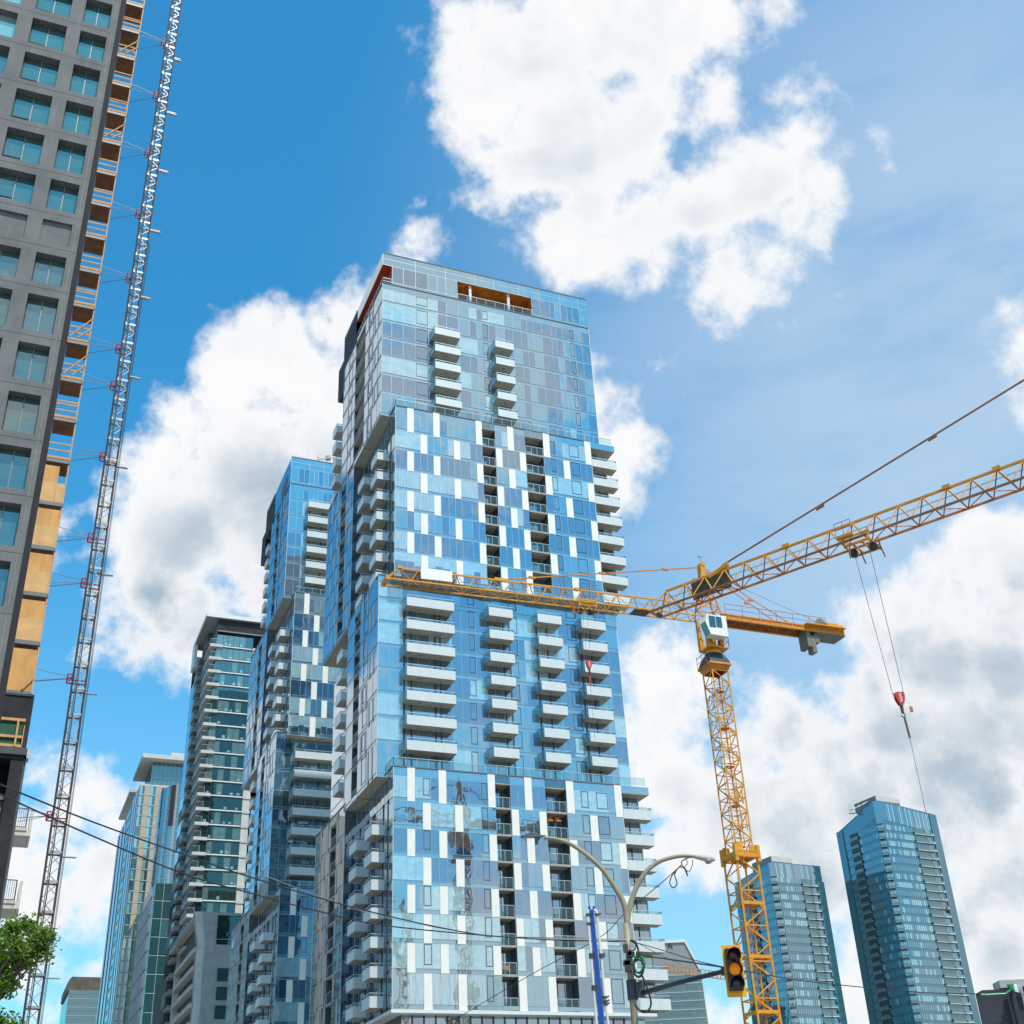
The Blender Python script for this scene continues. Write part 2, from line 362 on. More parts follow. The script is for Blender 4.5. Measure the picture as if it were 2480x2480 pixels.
        if smooth: me.polygons.foreach_set('use_smooth', [True]*len(s.f))
        me.update()
        o_ = bpy.data.objects.new(name, me); COL.objects.link(o_)
        if root is None: o_.matrix_basis = Matrix.Translation(o)
        if parent is not None: o_.parent = parent
        for k_, v_ in props.items(): o_[k_] = v_
        return o_
def thing(name, label, cat, loc, rz=0, group=None):
    o = bpy.data.objects.new(name, None); COL.objects.link(o); o.empty_display_size = 1
    o.location = loc; o.rotation_euler = (0, 0, rz)
    o.matrix_basis = Matrix.Translation(Vector(loc)) @ Matrix.Rotation(rz, 4, 'Z')
    o['label'] = label; o['category'] = cat
    if group: o['group'] = group
    return o
def tag(o, label, cat, group=None):
    o['label'] = label; o['category'] = cat
    if group: o['group'] = group
    return o

# ---------------------------------------------------------------- ground
g = MB(); S_ = 4000
for i in range(-4, 4):
    for j in range(-4, 4): g.quad([(i*S_/4, j*S_/4, GZ), ((i+1)*S_/4, j*S_/4, GZ), ((i+1)*S_/4, (j+1)*S_/4, GZ), (i*S_/4, (j+1)*S_/4, GZ)], 'ground_grey')
g.build('ground', kind='structure')

# ---------------------------------------------------------------- glass tower
FLH = 2.712
BZ = [18.05, 21.27, 23.98, 26.70, 29.42, 32.13, 34.85, 37.60, 41.14]          # floors of a chequered block (low one)
def brow(z0): return [z0 + (q-18.05) for q in BZ]
class Face:
    """a facade plane: P(s, z, out) on the grid"""
    def __init__(f, kind, base, D, U0): f.k = kind; f.base = base; f.D = D; f.U0 = U0
    def __call__(f, s, z, out=0):
        if f.k == 'front': return (f.U0+s, f.D+f.base-out, z)
        if f.k == 'left': return (f.U0+f.base-out, f.D+s, z)
        if f.k == 'right': return (f.U0+f.base+out, f.D+s, z)
        return (f.U0+s, f.D+f.base+out, z)
def panel(mb, F, s0, s1, z0, z1, m, o0=0., o1=None):
    """flat pane (o1 None) or a slab standing out from o0 to o1"""
    if o1 is None:
        q = [F(s0, z0, o0), F(s1, z0, o0), F(s1, z1, o0), F(s0, z1, o0)]
        if F.k in ('left', 'back'): q = q[::-1]
        mb.quad(q, m)
    else:
        a, b = F(s0, z0, o0), F(s1, z1, o1)
        mb.box(min(a[0], b[0]), max(a[0], b[0]), min(a[1], b[1]), max(a[1], b[1]), z0, z1, m)
class Tower:
    def __init__(t, root, U0, D, seed): t.root = root; t.U0 = U0; t.D = D; t.R = random.Random(seed); t.nw = 0; t.rest = MB(True); t.np = 0; t.prest = MB(True); t.nb = 0; t.side = False
    def F(t, kind, base): return Face(kind, base, t.D, t.U0)
    def window(t, mb, big=True):
        if big and t.nw < 96: t.nw += 1; mb.build('window', t.root)
        else: merge(t.rest, mb)
    def whitep(t, mb):
        if t.side: mb.m = ['white_panel_shaded' if q == 'white_panel' else q for q in mb.m]  # left-face white panels take a greyer copy, their shade put into the colour
        if t.np < 90: t.np += 1; mb.build('white_panel', t.root)
        else: merge(t.prest, mb)
    def finish(t):
        t.rest.build('window', t.root, kind='stuff'); t.prest.build('white_panel', t.root, kind='stuff')
def merge(A, B):
    k = len(A.v); A.v += B.v; A.f += [tuple(i+k for i in f) for f in B.f]; A.mi += [A.mid(B.m[i]) for i in B.mi]
def railing(mb, pts, z0, h, m='glass_rail', post=1.25, grid=True):
    """glass guard with posts and a top rail along grid points"""
    for i in range(len(pts)-1):
        p, q = pts[i], pts[i+1]; ln = math.hypot(q[0]-p[0], q[1]-p[1]); n = max(1, round(ln/post))
        mb.quad([(p[0], p[1], z0+.08), (q[0], q[1], z0+.08), (q[0], q[1], z0+h-.05), (p[0], p[1], z0+h-.05)], m)
        mb.bar((p[0], p[1], z0+h), (q[0], q[1], z0+h), .03, 'rail_metal')
        for k in range(n+1):
            f = k/n; x, y = p[0]+(q[0]-p[0])*f, p[1]+(q[1]-p[1])*f; mb.bar((x, y, z0), (x, y, z0+h), .025, 'rail_metal')
def balcony(t, u0, u1, v0, v1, zb, open_side, name='balcony', ph=1.0, drains=True):
    """slab whose soffit is at zb, white glass fronts on the free sides, slim rail above"""
    u0 += t.U0; u1 += t.U0; v0 += t.D; v1 += t.D
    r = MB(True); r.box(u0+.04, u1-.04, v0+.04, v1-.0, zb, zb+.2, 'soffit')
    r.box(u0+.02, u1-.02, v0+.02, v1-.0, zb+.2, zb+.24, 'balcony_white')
    if drains:
        for k in ([.3, .75] if max(u1-u0, v1-v0) > 4 else [.5]):
            x = u0+(u1-u0)*k if (u1-u0) > (v1-v0) else (u0+u1)/2; y = (v0+v1)/2 if (u1-u0) > (v1-v0) else v0+(v1-v0)*k
            r.box(x-.14, x+.14, y-.05, y+.05, zb-.02, zb, 'dark_frame')
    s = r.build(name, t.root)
    g = MB(True); z1 = zb+ph; e = .03
    def side(a, b, mm):
        (x0, y0), (x1, y1) = a, b
        g.box(min(x0, x1)-(e if x0 == x1 else 0), max(x0, x1)+(e if x0 == x1 else 0), min(y0, y1)-(e if y0 == y1 else 0), max(y0, y1)+(e if y0 == y1 else 0), zb-.02, z1, mm)
        ln = abs(x1-x0)+abs(y1-y0); n = max(1, round(ln/1.25))
        g.quad([(x0, y0, z1), (x1, y1, z1), (x1, y1, z1+.27), (x0, y0, z1+.27)], 'glass_rail')
        g.bar((x0, y0, z1+.28), (x1, y1, z1+.28), .035, 'rail_metal')
        for k in range(n+1): f = k/n; g.bar((x0+(x1-x0)*f, y0+(y1-y0)*f, z1), (x0+(x1-x0)*f, y0+(y1-y0)*f, z1+.28), .025, 'rail_metal')
        for k in range(1, n):
            f = k/n; x, y = x0+(x1-x0)*f, y0+(y1-y0)*f
            if y0 == y1: g.box(x-.008, x+.008, y-e-.004, y-e+.004, zb, z1, 'mullion')
    if 'f' in open_side: side((u0, v0), (u1, v0), 'balcony_white')
    if 'l' in open_side: side((u0, v0), (u0, v1), 'frosted_panel')
    if 'c' in open_side: g.quad([(u0, v0, zb), (u0, v1, zb), (u0, v1, z1+.25), (u0, v0, z1+.25)], 'glass_frost'); g.bar((u0, v0, z1+.28), (u0, v1, z1+.28), .03, 'rail_metal')
    if 'r' in open_side: side((u1, v0), (u1, v1), 'frosted_panel')
    if 'b' in open_side: side((u0, v1), (u1, v1), 'frosted_panel')
    g.build('railing', s)
def recess(t, F, s0, s1, floors, depth=1.5, name='recessed_balcony', railm=True, posts=.8, soff='soffit'):
    """column of balconies let into a facade; floors = list of floor levels, the last is the ceiling"""
    w = MB(True); zt = floors[-1]
    for s in (s0, s1):
        w.quad([F(s, floors[0], 0), F(s, floors[0], -depth), F(s, zt, -depth), F(s, zt, 0)], 'dark_panel')
    n = 3 if s1-s0 > 2 else 2
    for i in range(n):
        a, b = s0+(s1-s0)*i/n, s0+(s1-s0)*(i+1)/n
        w.quad([F(a, floors[0], -depth), F(b, floors[0], -depth), F(b, zt, -depth), F(a, zt, -depth)], 'glass_dark' if i != n-1 else 'glass_mid')
        p, q = F(b-.04, floors[0], -depth), F(b+.0, zt, -depth+.06)
        w.box(min(p[0], q[0]), max(p[0], q[0])+.001, min(p[1], q[1]), max(p[1], q[1])+.001, floors[0], zt, 'dark_frame')
    w.build('balcony_wall', t.root)
    for k, z in enumerate(floors[:-1]):
        b = MB(True); top = floors[k+1]
        p, q = F(s0+.01, 0, -.02), F(s1-.01, 0, -depth+.01)
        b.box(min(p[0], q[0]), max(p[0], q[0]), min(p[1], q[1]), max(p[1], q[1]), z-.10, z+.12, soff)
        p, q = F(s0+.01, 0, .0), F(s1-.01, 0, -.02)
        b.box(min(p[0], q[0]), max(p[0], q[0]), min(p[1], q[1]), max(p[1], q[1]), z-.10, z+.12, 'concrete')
        if k == len(floors)-2:
            p, q = F(s0+.01, 0, -.02), F(s1-.01, 0, -depth+.01)
            b.box(min(p[0], q[0]), max(p[0], q[0]), min(p[1], q[1]), max(p[1], q[1]), top-.14, top, soff)
        o = b.build(name, t.root); r = MB(True)
        if railm:
            a, c = F(s0+.06, z, -.05), F(s1-.06, z, -.05); railing(r, [a, c], z+.14, 1.05, post=posts); r.build('railing', o)
def skin(t, F, cols, rows, whites=(), holes=(), over=None, mull=True, big=True, pal=None, ops=(), span=.42, flush=False):
    """curtain wall. cols: pane edges; rows: floor levels; whites: {(row from top, s0, s1)}; holes: (s0, s1, z0, z1)"""
    t.side = F.k == 'left'
    R = t.R; wall = MB(True); mul = MB(True); nr = len(rows)-1; pal = pal or ['glass_dark', 'glass_mid', 'glass_blind', 'glass_curtain']
    for r in range(nr):
        z0, z1 = rows[r], rows[r+1]; rt = nr-1-r
        wh = [(a, b) for (k, a, b) in whites if k == rt]
        edges = sorted(set([round(c, 3) for c in cols if not any(w[0]-.16 < c < w[1]+.16 for w in wh)] + [round(q, 3) for w in wh for q in w]))
        spz = z0+span if r else z0+span+.05
        blockc = R.choice(pal)
        for i in range(len(edges)-1):
            a, b = edges[i], edges[i+1]; mid_ = (a+b)/2
            if b-a < .05 or any(h[0]-.02 < mid_ < h[1]+.02 and h[2] < z1-.6 and h[3] > z0+.6 for h in holes): continue
            if any(w[0]-.01 < mid_ < w[1]+.01 for w in wh):
                if (round(a, 3), round(b, 3)) in [(round(w[0], 3), round(w[1], 3)) for w in wh]:
                    p = MB(True); panel(p, F, a+.015, b-.015, z0+.02, z1-.02, 'white_panel', 0, .035); t.whitep(p)
                continue
            if R.random() < .38: blockc = R.choices(pal, [6, 4, 1.3, 1.3][:len(pal)])[0]
            m = blockc
            if over: m = over(rt, mid_) or m
            top = z1-(.0 if r < nr-1 else .95)
            w = MB(True)
            if m == 'glass_halfblind':
                h = spz+(top-spz)*R.uniform(.35, .6); panel(w, F, a, b, spz, h, 'glass_dark'); panel(w, F, a, b, h, top, 'glass_blind')
            else: panel(w, F, a, b, spz, top, m)
            if not flush or b-a > 1.2:
                e = .02; panel(w, F, a, a+.035, spz, top, 'mullion', 0, e)
            if (rt, i) in ops or any(abs(mid_-o) < .45 for o in ops if not isinstance(o, tuple)):
                for (x0, x1, y0, y1) in ((a+.06, a+.11, spz+.35, top-.06), (b-.11, b-.06, spz+.35, top-.06), (a+.06, b-.06, spz+.35, spz+.41), (a+.06, b-.06, top-.12, top-.06)):
                    panel(w, F, x0, x1, y0, y1, 'dark_frame', 0, .03)
            t.window(w, big)
        if mull:
            segs = [(cols[0], cols[-1])]
            for h in holes:
                if h[2] < z0+.3 and h[3] > z0-.3:
                    ns = []
                    for (a, b) in segs:
                        if h[0] > a and h[1] < b: ns += [(a, h[0]), (h[1], b)]
                        else: ns.append((a, b))
                    segs = ns
            for (a, b) in segs:
                for zz, th in ((z0+.03, .022), (spz, .018)): panel(mul, F, a, b, zz-th, zz+th, 'mullion', 0, .018)
    segs = [(cols[0], cols[-1])]
    for h in sorted(holes):
        if h[2] < rows[0]+.3 and h[3] > rows[-1]-.3: segs = segs[:-1] + [(segs[-1][0], h[0]), (h[1], segs[-1][1])]
    for (a, b) in segs: wall = MB(True); panel(wall, F, a, b, rows[0], rows[-1], 'glass_spandrel' if pal[0] != 'glass_side' else 'glass_side', -.03); wall.build('curtain_wall', t.root)
    for c in (cols[0], cols[-1]): panel(mul, F, c-.03, c+.03, rows[0], rows[-1], 'white_slab', 0, .03)
    panel(mul, F, cols[0], cols[-1], rows[-1]-.02, rows[-1]+.10, 'roof_grey', -.1, .05)
    mul.build('mullions', t.root)
def rng(a, b, n): return [a+(b-a)*i/n for i in range(n+1)]
def solid(t, u0, u1, v0, v1, z0, z1, roof='roof_grey', soff='soffit', right=True, back=True):
    m = MB(True); U, D = t.U0, t.D
    m.quad([(U+u0, D+v0, z0), (U+u0, D+v1, z0), (U+u1, D+v1, z0), (U+u1, D+v0, z0)], soff)
    m.quad([(U+u0, D+v0, z1-.06), (U+u1, D+v0, z1-.06), (U+u1, D+v1, z1-.06), (U+u0, D+v1, z1-.06)], roof)
    if right: m.quad([(U+u1, D+v0, z0), (U+u1, D+v1, z0), (U+u1, D+v1, z1), (U+u1, D+v0, z1)], 'glass_mid')
    if back: m.quad([(U+u0, D+v1, z0), (U+u1, D+v1, z0), (U+u1, D+v1, z1), (U+u0, D+v1, z1)], 'glass_mid')
    m.build('roof', t.root)

GRIDC = [0, 1.42, 2.27, 3.07, 3.92, 4.75, 5.6, 7.25, 8.1, 9.35, 10.15, 10.97]
def whites_for(low):
    W_ = []
    for r in range(0, 8):
        if r % 2 == 0: W_ += [(r, 1.45, 2.28), (r, 4.78 if low else 4.70, 5.63 if low else 5.53), (r, 10.14, 10.97), (r, 14.25, 15.1), (r, 19.02, 19.92), (r, 24.7, 25.55)]
        else: W_ += [(r, 3.08, 3.94), (r, 6.5 if low else 7.25, 7.38 if low else 8.08), (r, 12.68, 13.5), (r, 15.78, 16.62), (r, 21.6, 22.5)]
    return W_
def chequer(t, z0, low, lim=1e9, seed=0, topterr=True):
    rows = brow(z0) if low else [z0+q for q in (0, 3.02, 5.73, 8.45, 11.16, 13.88, 16.58, 19.28, 22.79)]
    zt = rows[-1]; F = t.F('front', 0)
    cols = [0, 1.45, 2.28, 3.08, 3.94, 4.75, 5.6, 6.5, 7.3, 8.1, 9.35, 10.14, 10.97, 12.65, 13.5, 14.25, 15.1, 15.78, 16.62, 19.0, 19.92, 20.7, 21.6, 22.5, 23.9, 24.7, 25.55]
    cols = [c for c in cols if c <= lim]
    b1 = (10.97, 12.62); b2 = (16.64, 19.0)
    zc = rows[-1]-.85
    holes = [(b1[0], b1[1], z0-1, zt+1), (b2[0], b2[1], z0-1, zt+1)]
    def over(rt, s):
        q = random.Random((rt*37+int(s*1.1)*11+seed)).random()
        if not low and rt in (3, 7) and s < 10: return 'glass_curtain' if rt == 3 else 'glass_halfblind'
        if low and rt in (3, 5) and s < 3: return 'glass_blind'
        return None
    skin(t, F, cols, rows, whites_for(low), holes, over, ops=(3.5, 9.75, 21.2, 23.4) if low else (23.4, 20.3))
    if lim > 20:
        for (a, b) in (b1, b2):
            recess(t, F, a, b, rows[:-1]+[zc])
            m = MB(True); panel(m, F, a, b, zc, zt, 'glass_spandrel', 0, .0); panel(m, F, a, b, z0, z0+.45, 'glass_spandrel'); m.build('curtain_wall', t.root)
    # left wall of the front part, with its two columns of balconies
    Fl = t.F('left', 0)
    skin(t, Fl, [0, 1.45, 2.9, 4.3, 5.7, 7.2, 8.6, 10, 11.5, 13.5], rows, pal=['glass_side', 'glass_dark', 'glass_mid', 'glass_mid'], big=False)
    m = MB(True)
    for v in (1.62, 3.3, 6.4, 7.1, 9.0, 12.0): m.box(t.U0-.06, t.U0+.02, t.D+v, t.D+v+.16, z0, zt-3, 'dark_frame')
    m.build('downpipe', t.root)
    for k in range(len(rows)-2):
        zf = rows[k]-.02+.9 if k == 0 else rows[k]
        if k == 0: zf = rows[0]+.55
        balcony(t, -1.35, -.02, 2.7, 5.35, zf, 'lfb')
        balcony(t, -1.35, -.02, 8.5, 11.25, zf, 'lfb')
    # rear part, flush with the blocks above and below
    Fb = t.F('left', -1.35); hb = (17.1, 19.5)
    rows2 = rows
    wl = []
    for r in range(8):
        wl += [(r, 14.6+.0, 15.1) if r % 2 else (r, 20.6, 21.2), (r, 23.6, 24.2) if r % 2 == 0 else (r, 22.0, 22.5), (r, 16.3, 16.8) if r % 2 == 0 else (r, 19.7, 20.2)]
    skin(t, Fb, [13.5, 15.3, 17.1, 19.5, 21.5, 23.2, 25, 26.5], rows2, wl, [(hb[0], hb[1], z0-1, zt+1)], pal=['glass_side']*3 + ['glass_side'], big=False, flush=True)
    recess(t, Fb, hb[0], hb[1], rows2[:-1]+[zc], posts=2.2)
    m = MB(True); panel(m, Fb, hb[0], hb[1], zc, zt, 'glass_side'); panel(m, Fb, hb[0], hb[1], z0, z0+.5, 'glass_side')
    m.quad([(t.U0-1.35, t.D+13.5, z0), (t.U0, t.D+13.5, z0), (t.U0, t.D+13.5, zt), (t.U0-1.35, t.D+13.5, zt)], 'glass_dark'); m.build('curtain_wall', t.root)
    solid(t, 0, min(lim, 25.55), 0, 13.5, z0, zt); solid(t, -1.35, 25.55, 13.5, 26.5, z0, zt)
    # terrace guard on top
    r = MB(True); railing(r, [(t.U0+.05, t.D+1.4, 0), (t.U0+.05, t.D+.06, 0), (t.U0+min(lim, 28.6), t.D+.06, 0)], zt+.08, .92); r.build('terrace_railing', t.root)
    if lim > 20:
        # open bay at the right end
        w = MB(True); U, D = t.U0, t.D
        for i, (a, b) in enumerate(((25.57, 27.0), (27.0, 28.3))):
            for k in range(len(rows)-1):
                w.quad([(U+a, D+1.5, rows[k]), (U+b, D+1.5, rows[k]), (U+b, D+1.5, rows[k+1]-.05), (U+a, D+1.5, rows[k+1]-.05)], t.R.choice(['glass_mid', 'glass_dark', 'glass_curtain']))
        for x in (25.6, 27.0, 28.25): w.box(U+x-.04, U+x+.04, D+1.42, D+1.5, z0, zt-.9, 'dark_frame' if x < 28 else 'white_slab')
        w.quad([(U+25.57, D+0, z0), (U+25.57, D+1.5, z0), (U+25.57, D+1.5, zt), (U+25.57, D+0, zt)], 'dark_panel')
        w.quad([(U+28.3, D+1.5, z0), (U+28.3, D+8, z0), (U+28.3, D+8, zt), (U+28.3, D+1.5, zt)], 'glass_mid')
        w.build('curtain_wall', t.root)
        c = MB(True); c.box(U+25.57, U+28.92, D+0, D+4, zt-.85, zt-.82, 'soffit'); c.box(U+25.57, U+28.92, D+0, D+4, zt-.82, zt, 'glass_spandrel'); c.build('canopy', t.root)
        for k in range(len(rows)-2):
            zz = rows[k+1]-.06 if True else 0
            balcony(t, 25.6, 28.98, -.02, 1.5, rows[k+1]-.05, 'fr', drains=False, ph=1.02)
        balcony(t, 25.6, 28.98, -.02, 1.5, z0+.35, 'fr', drains=False, ph=1.02)
    return rows
def plain(t, rows, bals, holeL, front_cols, vr, top, over=None, pal=None, leftpale=True, doors=(), ops=(), lim=1e9, rear=True, corner=False):
    """upper blocks: smooth glass with hung balconies. holeL = loggia column on the left face"""
    z0, zt = rows[0], rows[-1]; F = t.F('front', 1.5)
    hs = [(8.9, 19.4, zt-1.9-3.1, zt-1.95)] if top and lim > 20 else []
    cf = [c for c in front_cols if c <= lim]
    if top:
        rr = rows[:-1]+[zt-1.9, zt]
        skin(t, F, cf, rows[:-1], (), hs, over, pal=pal, ops=ops)
        # parapet storey, with the orange loggia and the notch at the corner
        wt = MB(True); za, zb_ = rows[-2], zt-1.9
        for i in range(len(cf)-1):
            a, b = cf[i], cf[i+1]; mid_ = (a+b)/2
            panel(wt, F, a, b, zb_, zt-.9, 'glass_spandrel'); panel(wt, F, a, b, zt-.9, zt, 'glass_spandrel')
            if (lim > 20 and 8.86 < mid_ < 19.4) or (corner and mid_ < -.1): continue
            w = MB(True); panel(w, F, a, b, za+.4, zb_, t.R.choice(['glass_dark', 'glass_dark', 'glass_mid'])); panel(w, F, a, a+.04, za+.4, zb_, 'mullion', 0, .02); t.window(w)
            panel(wt, F, a, b, za, za+.4, 'glass_spandrel')
        for zz in (za+.03, za+.4, zb_, zt-.9, zt-.05): panel(wt, F, cf[0], 8.86 if (lim > 20 and zz < zb_-.1 and zz > za+.1) else cf[-1], zz-.025, zz+.025, 'mullion', 0, .02)
        panel(wt, F, cf[0]-.02, cf[-1]+.02, zt-.02, zt+.12, 'roof_grey', -.1, .06)
        for c in cf[::3]: panel(wt, F, c-.02, c+.02, zb_, zt, 'mullion', 0, .02)
        wt.build('parapet', t.root)
        if lim > 20:
            U, D = t.U0, t.D; lg = MB(True)
            lg.quad([(U+8.86, D+1.5, zb_), (U+19.4, D+1.5, zb_), (U+19.4, D+6, zb_), (U+8.86, D+6, zb_)], 'orange_soffit')
            lg.quad([(U+8.86, D+6, za), (U+19.4, D+6, za), (U+19.4, D+6, zb_), (U+8.86, D+6, zb_)], 'red_soffit')
            for x in (8.86, 19.4): lg.quad([(U+x, D+1.5, za), (U+x, D+6, za), (U+x, D+6, zb_), (U+x, D+1.5, zb_)], 'orange_soffit' if x > 10 else 'white_slab')
            lg.quad([(U+8.86, D+1.5, za+.1), (U+19.4, D+1.5, za+.1), (U+19.4, D+6, za+.1), (U+8.86, D+6, za+.1)], 'concrete')
            o = lg.build('rooftop_loggia', t.root); r = MB(True)
            railing(r, [(U+8.9, D+1.55, 0), (U+19.36, D+1.55, 0)], za+.1, .95, post=1.3); r.build('railing', o)
            for x in (10.75, 16.2): q = MB(True); q.box(U+x-.16, U+x+.16, D+1.8, D+2.1, za+.1, zb_, 'white_slab'); q.build('column', o)
    else: skin(t, F, cf, rows, (), hs, over, pal=pal, ops=ops)
    Fl = t.F('left', -1.35); v0, v1 = vr
    vcols = [v for v in (1.5, 3.4, 5.3, 7.2, holeL[0], holeL[1], 15.3, 17.2, 19.0, 20.0) if v < v1-.3] + [v1]
    vcols = sorted(set(vcols)); wl = []
    for r in range(len(rows)-1):
        wl += [(r, 2.9, 3.35) if r % 2 else (r, 7.4, 7.9), (r, 5.5, 5.95) if r % 2 == 0 else (r, 4.4, 4.85)]
    zc = rows[-1]-(.85 if not top else 5.0); lr = rows if not top else rows[:-1]
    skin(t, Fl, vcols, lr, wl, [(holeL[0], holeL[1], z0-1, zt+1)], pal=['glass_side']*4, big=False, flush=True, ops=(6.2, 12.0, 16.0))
    recess(t, Fl, holeL[0], holeL[1], lr[:-1]+[zc if not top else lr[-1]-.6], posts=2.2)
    m = MB(True); panel(m, Fl, holeL[0], holeL[1], (zc if not top else lr[-1]-.6), lr[-1], 'glass_side'); panel(m, Fl, holeL[0], holeL[1], z0, z0+.5, 'glass_side')
    m.build('curtain_wall', t.root)
    U, D = t.U0, t.D
    if top:
        za, zb_ = rows[-2], zt-1.9; q = MB(True)
        q.quad([(U-1.35, D+1.5, zb_), (U-1.35, D+13.9, zb_), (U-1.35, D+13.9, zt), (U-1.35, D+1.5, zt)][::-1], 'glass_side')
        q.box(U-1.36, U-1.34, D+1.5, D+13.9, zb_-.06, zb_+.02, 'white_slab')
        if corner:
            q.quad([(U-1.35, D+1.5, zb_), (U-.1, D+1.5, zb_), (U+.9, D+13.9, zb_), (U-1.35, D+13.9, zb_)], 'red_soffit')
            q.quad([(U-.1, D+1.5, za), (U-.1, D+13.9, za), (U-.1, D+13.9, zb_), (U-.1, D+1.5, zb_)][::-1], 'red_soffit')
            q.quad([(U-1.35, D+1.5, za+.05), (U-.1, D+1.5, za+.05), (U-.1, D+13.9, za+.05), (U-1.35, D+13.9, za+.05)], 'concrete')
            r = MB(True); railing(r, [(U-.12, D+1.55, 0), (U-1.28, D+1.55, 0), (U-1.28, D+13.8, 0)], za+.05, .9, post=.95); r.build('terrace_railing', t.root)
        else: q.quad([(U-1.35, D+1.5, za), (U-1.35, D+13.9, za), (U-1.35, D+13.9, zb_), (U-1.35, D+1.5, zb_)][::-1], 'glass_side')
        q.build('parapet', t.root)
        s = MB(True)
        for (b0, b1, c0, c1) in ((13.9, 20.0, rows[-2]-.3, zt+.1), (20.0, 23.0, 101.2, 106.6)):
            s.quad([(U-1.36, D+b0, c0), (U-1.36, D+b1, c0), (U-1.36, D+b1, c1), (U-1.36, D+b0, c1)][::-1], 'screen')
            v = b0
            while v < b1: s.box(U-1.46, U-1.36, D+v, D+v+.10, c0, c1, 'dark_panel'); v += .55
            s.quad([(U-1.36, D+b1, c0), (U+4, D+b1, c0), (U+4, D+b1, c1), (U-1.36, D+b1, c1)], 'screen')
            s.quad([(U-1.36, D+b0, c1), (U-1.36, D+b1, c1), (U+4, D+b1, c1), (U+4, D+b0, c1)], 'screen')
        s.build('roof_screen', t.root)
    ue = min(27.65, lim)
    m = MB(True)
    m.quad([(U-1.35, D+1.5, z0), (U-1.35, D+v1, z0), (U+ue, D+v1, z0), (U+ue, D+1.5, z0)], 'soffit')
    m.quad([(U-1.35, D+1.5, zt-.1), (U+ue, D+1.5, zt-.1), (U+ue, D+v1, zt-.1), (U-1.35, D+v1, zt-.1)], 'roof_grey')
    m.quad([(U+ue, D+1.5, z0), (U+ue, D+v1, z0), (U+ue, D+v1, zt), (U+ue, D+1.5, zt)], 'glass_mid')
    m.quad([(U-1.35, D+v1, z0), (U+ue, D+v1, z0), (U+ue, D+v1, zt), (U-1.35, D+v1, zt)], 'glass_side')
    if rear:
        ve = 23.0 if top else 26.3
        m.quad([(U+.2, D+v1, z0), (U+.2, D+ve, z0), (U+.2, D+ve, zt-3), (U+.2, D+v1, zt-3)][::-1], 'glass_sidepale')
        m.quad([(U+.2, D+ve, z0), (U+ue, D+ve, z0), (U+ue, D+ve, zt-3), (U+.2, D+ve, zt-3)], 'glass_side')
        for k in range(len(rows)-1): m.box(U+.17, U+.2, D+v1, D+ve, rows[k], rows[k]+.06, 'dark_frame')
    m.build('roof', t.root)
    for (u0, u1, zlist) in bals:
        for zb in zlist: balcony(t, u0, u1, 0, 1.5, zb, 'fcr')
        d = MB(True)
        for uu in doors:
            if u0-1 < uu < u1+1: d.box(U+uu-.08, U+uu+.08, D+1.44, D+1.5, zlist[-1]-2.4, zlist[0], 'dark_frame')
        d.build('door_frame', t.root)
def root_grid(name, label, cat, a, b, group=None): return thing(name, label, cat, G(a, b, GZ), YAW, group)
AR = [84.95, 88.2, 90.95, 93.75, 96.5, 99.25, 102.3, 105.45, 110.46]
CR = [40.4, 44.04, 46.77, 49.5, 52.2, 54.9, 57.65, 60.46, 63.46]
BIGN = dict(group='staggered glass towers')
r1_ = root_grid('glass_tower', 'tallest staggered glass tower with white panels and orange rooftop loggia, in the centre', 'tower', 35.15, 116, 'staggered glass towers')
T1 = Tower(r1_, 35.15, 116., 3)
FC = [-1.35, -.1, 1.0, 1.42, 1.9, 3.15, 4.4, 5.6, 7.0, 8.15, 9.0, 9.85, 11.1, 12.0, 12.98, 13.9, 15.0, 15.75, 17.1, 18.6, 20.0, 21.15, 22.4, 23.2, 24.6, 25.5, 26.3, 27.65]
FA = [-1.35, -.1, 1.4, 3.05, 4.75, 6.0, 7.2, 8.86, 10.33, 11.35, 12.1, 12.98, 14.0, 15.2, 16.4, 17.6, 18.5, 19.4, 20.6, 22.0, 22.75, 23.65, 24.6, 25.35, 26.4, 27.65]
def overA(rt, s):
    # blinds drawn and undrawn in the flats of the top block
    q = random.Random(rt*91+int(s*.8)*7).random()
    if s < 5.5: return {0: 'glass_blind', 1: 'glass_blind', 2: 'glass_dark', 3: 'glass_dark', 4: 'glass_blind', 5: 'glass_dark', 6: 'glass_mid'}.get(rt)
    return 'glass_spandrel' if q < .3 else ('glass_dark' if q < .62 else ('glass_mid' if q < .78 else None))
def overC(rt, s):
    if s < 1.4: return 'glass_blind' if rt in (0, 1, 2, 5, 6) else 'glass_mid'
    return None
chequer(T1, 18.05, True, seed=1)                                    # largest in the picture: its panes are counted first
plain(T1, CR, [(1.43, 6.87, [59.42-2.73*k for k in range(7)]), (11.0, 13.87, [59.5-2.73*k for k in range(7)]), (16.93, 19.87, [59.5-2.73*k for k in range(7)]), (22.4, 25.45, [59.5-2.73*k for k in range(7)])],
      (8.85, 11.1), FC, (1.5, 14.1), False, overC, doors=(1.6, 2.4, 5.1, 5.7, 13.2, 13.95, 17.3, 18.6, 22.8, 24.1), ops=(9.4, 14.5, 21.6))
for k in range(7): balcony(T1, -1.35, .2, 16.7, 19.2, 60.0-2.73*k, 'lf')
chequer(T1, 62.82, False, seed=5)
plain(T1, AR, [(5.1, 8.45, [97.8-2.69*k for k in range(5)]), (13.25, 15.78, [97.75-2.69*k for k in range(5)])],
      (9.15, 13.85), FA, (1.5, 20.0), True, overA, corner=True, ops=(3.6, 12.4, 25))
for k in range(5): balcony(T1, -1.35, .2, 23.2, 25.4, 96.5-2.72*k, 'lf')
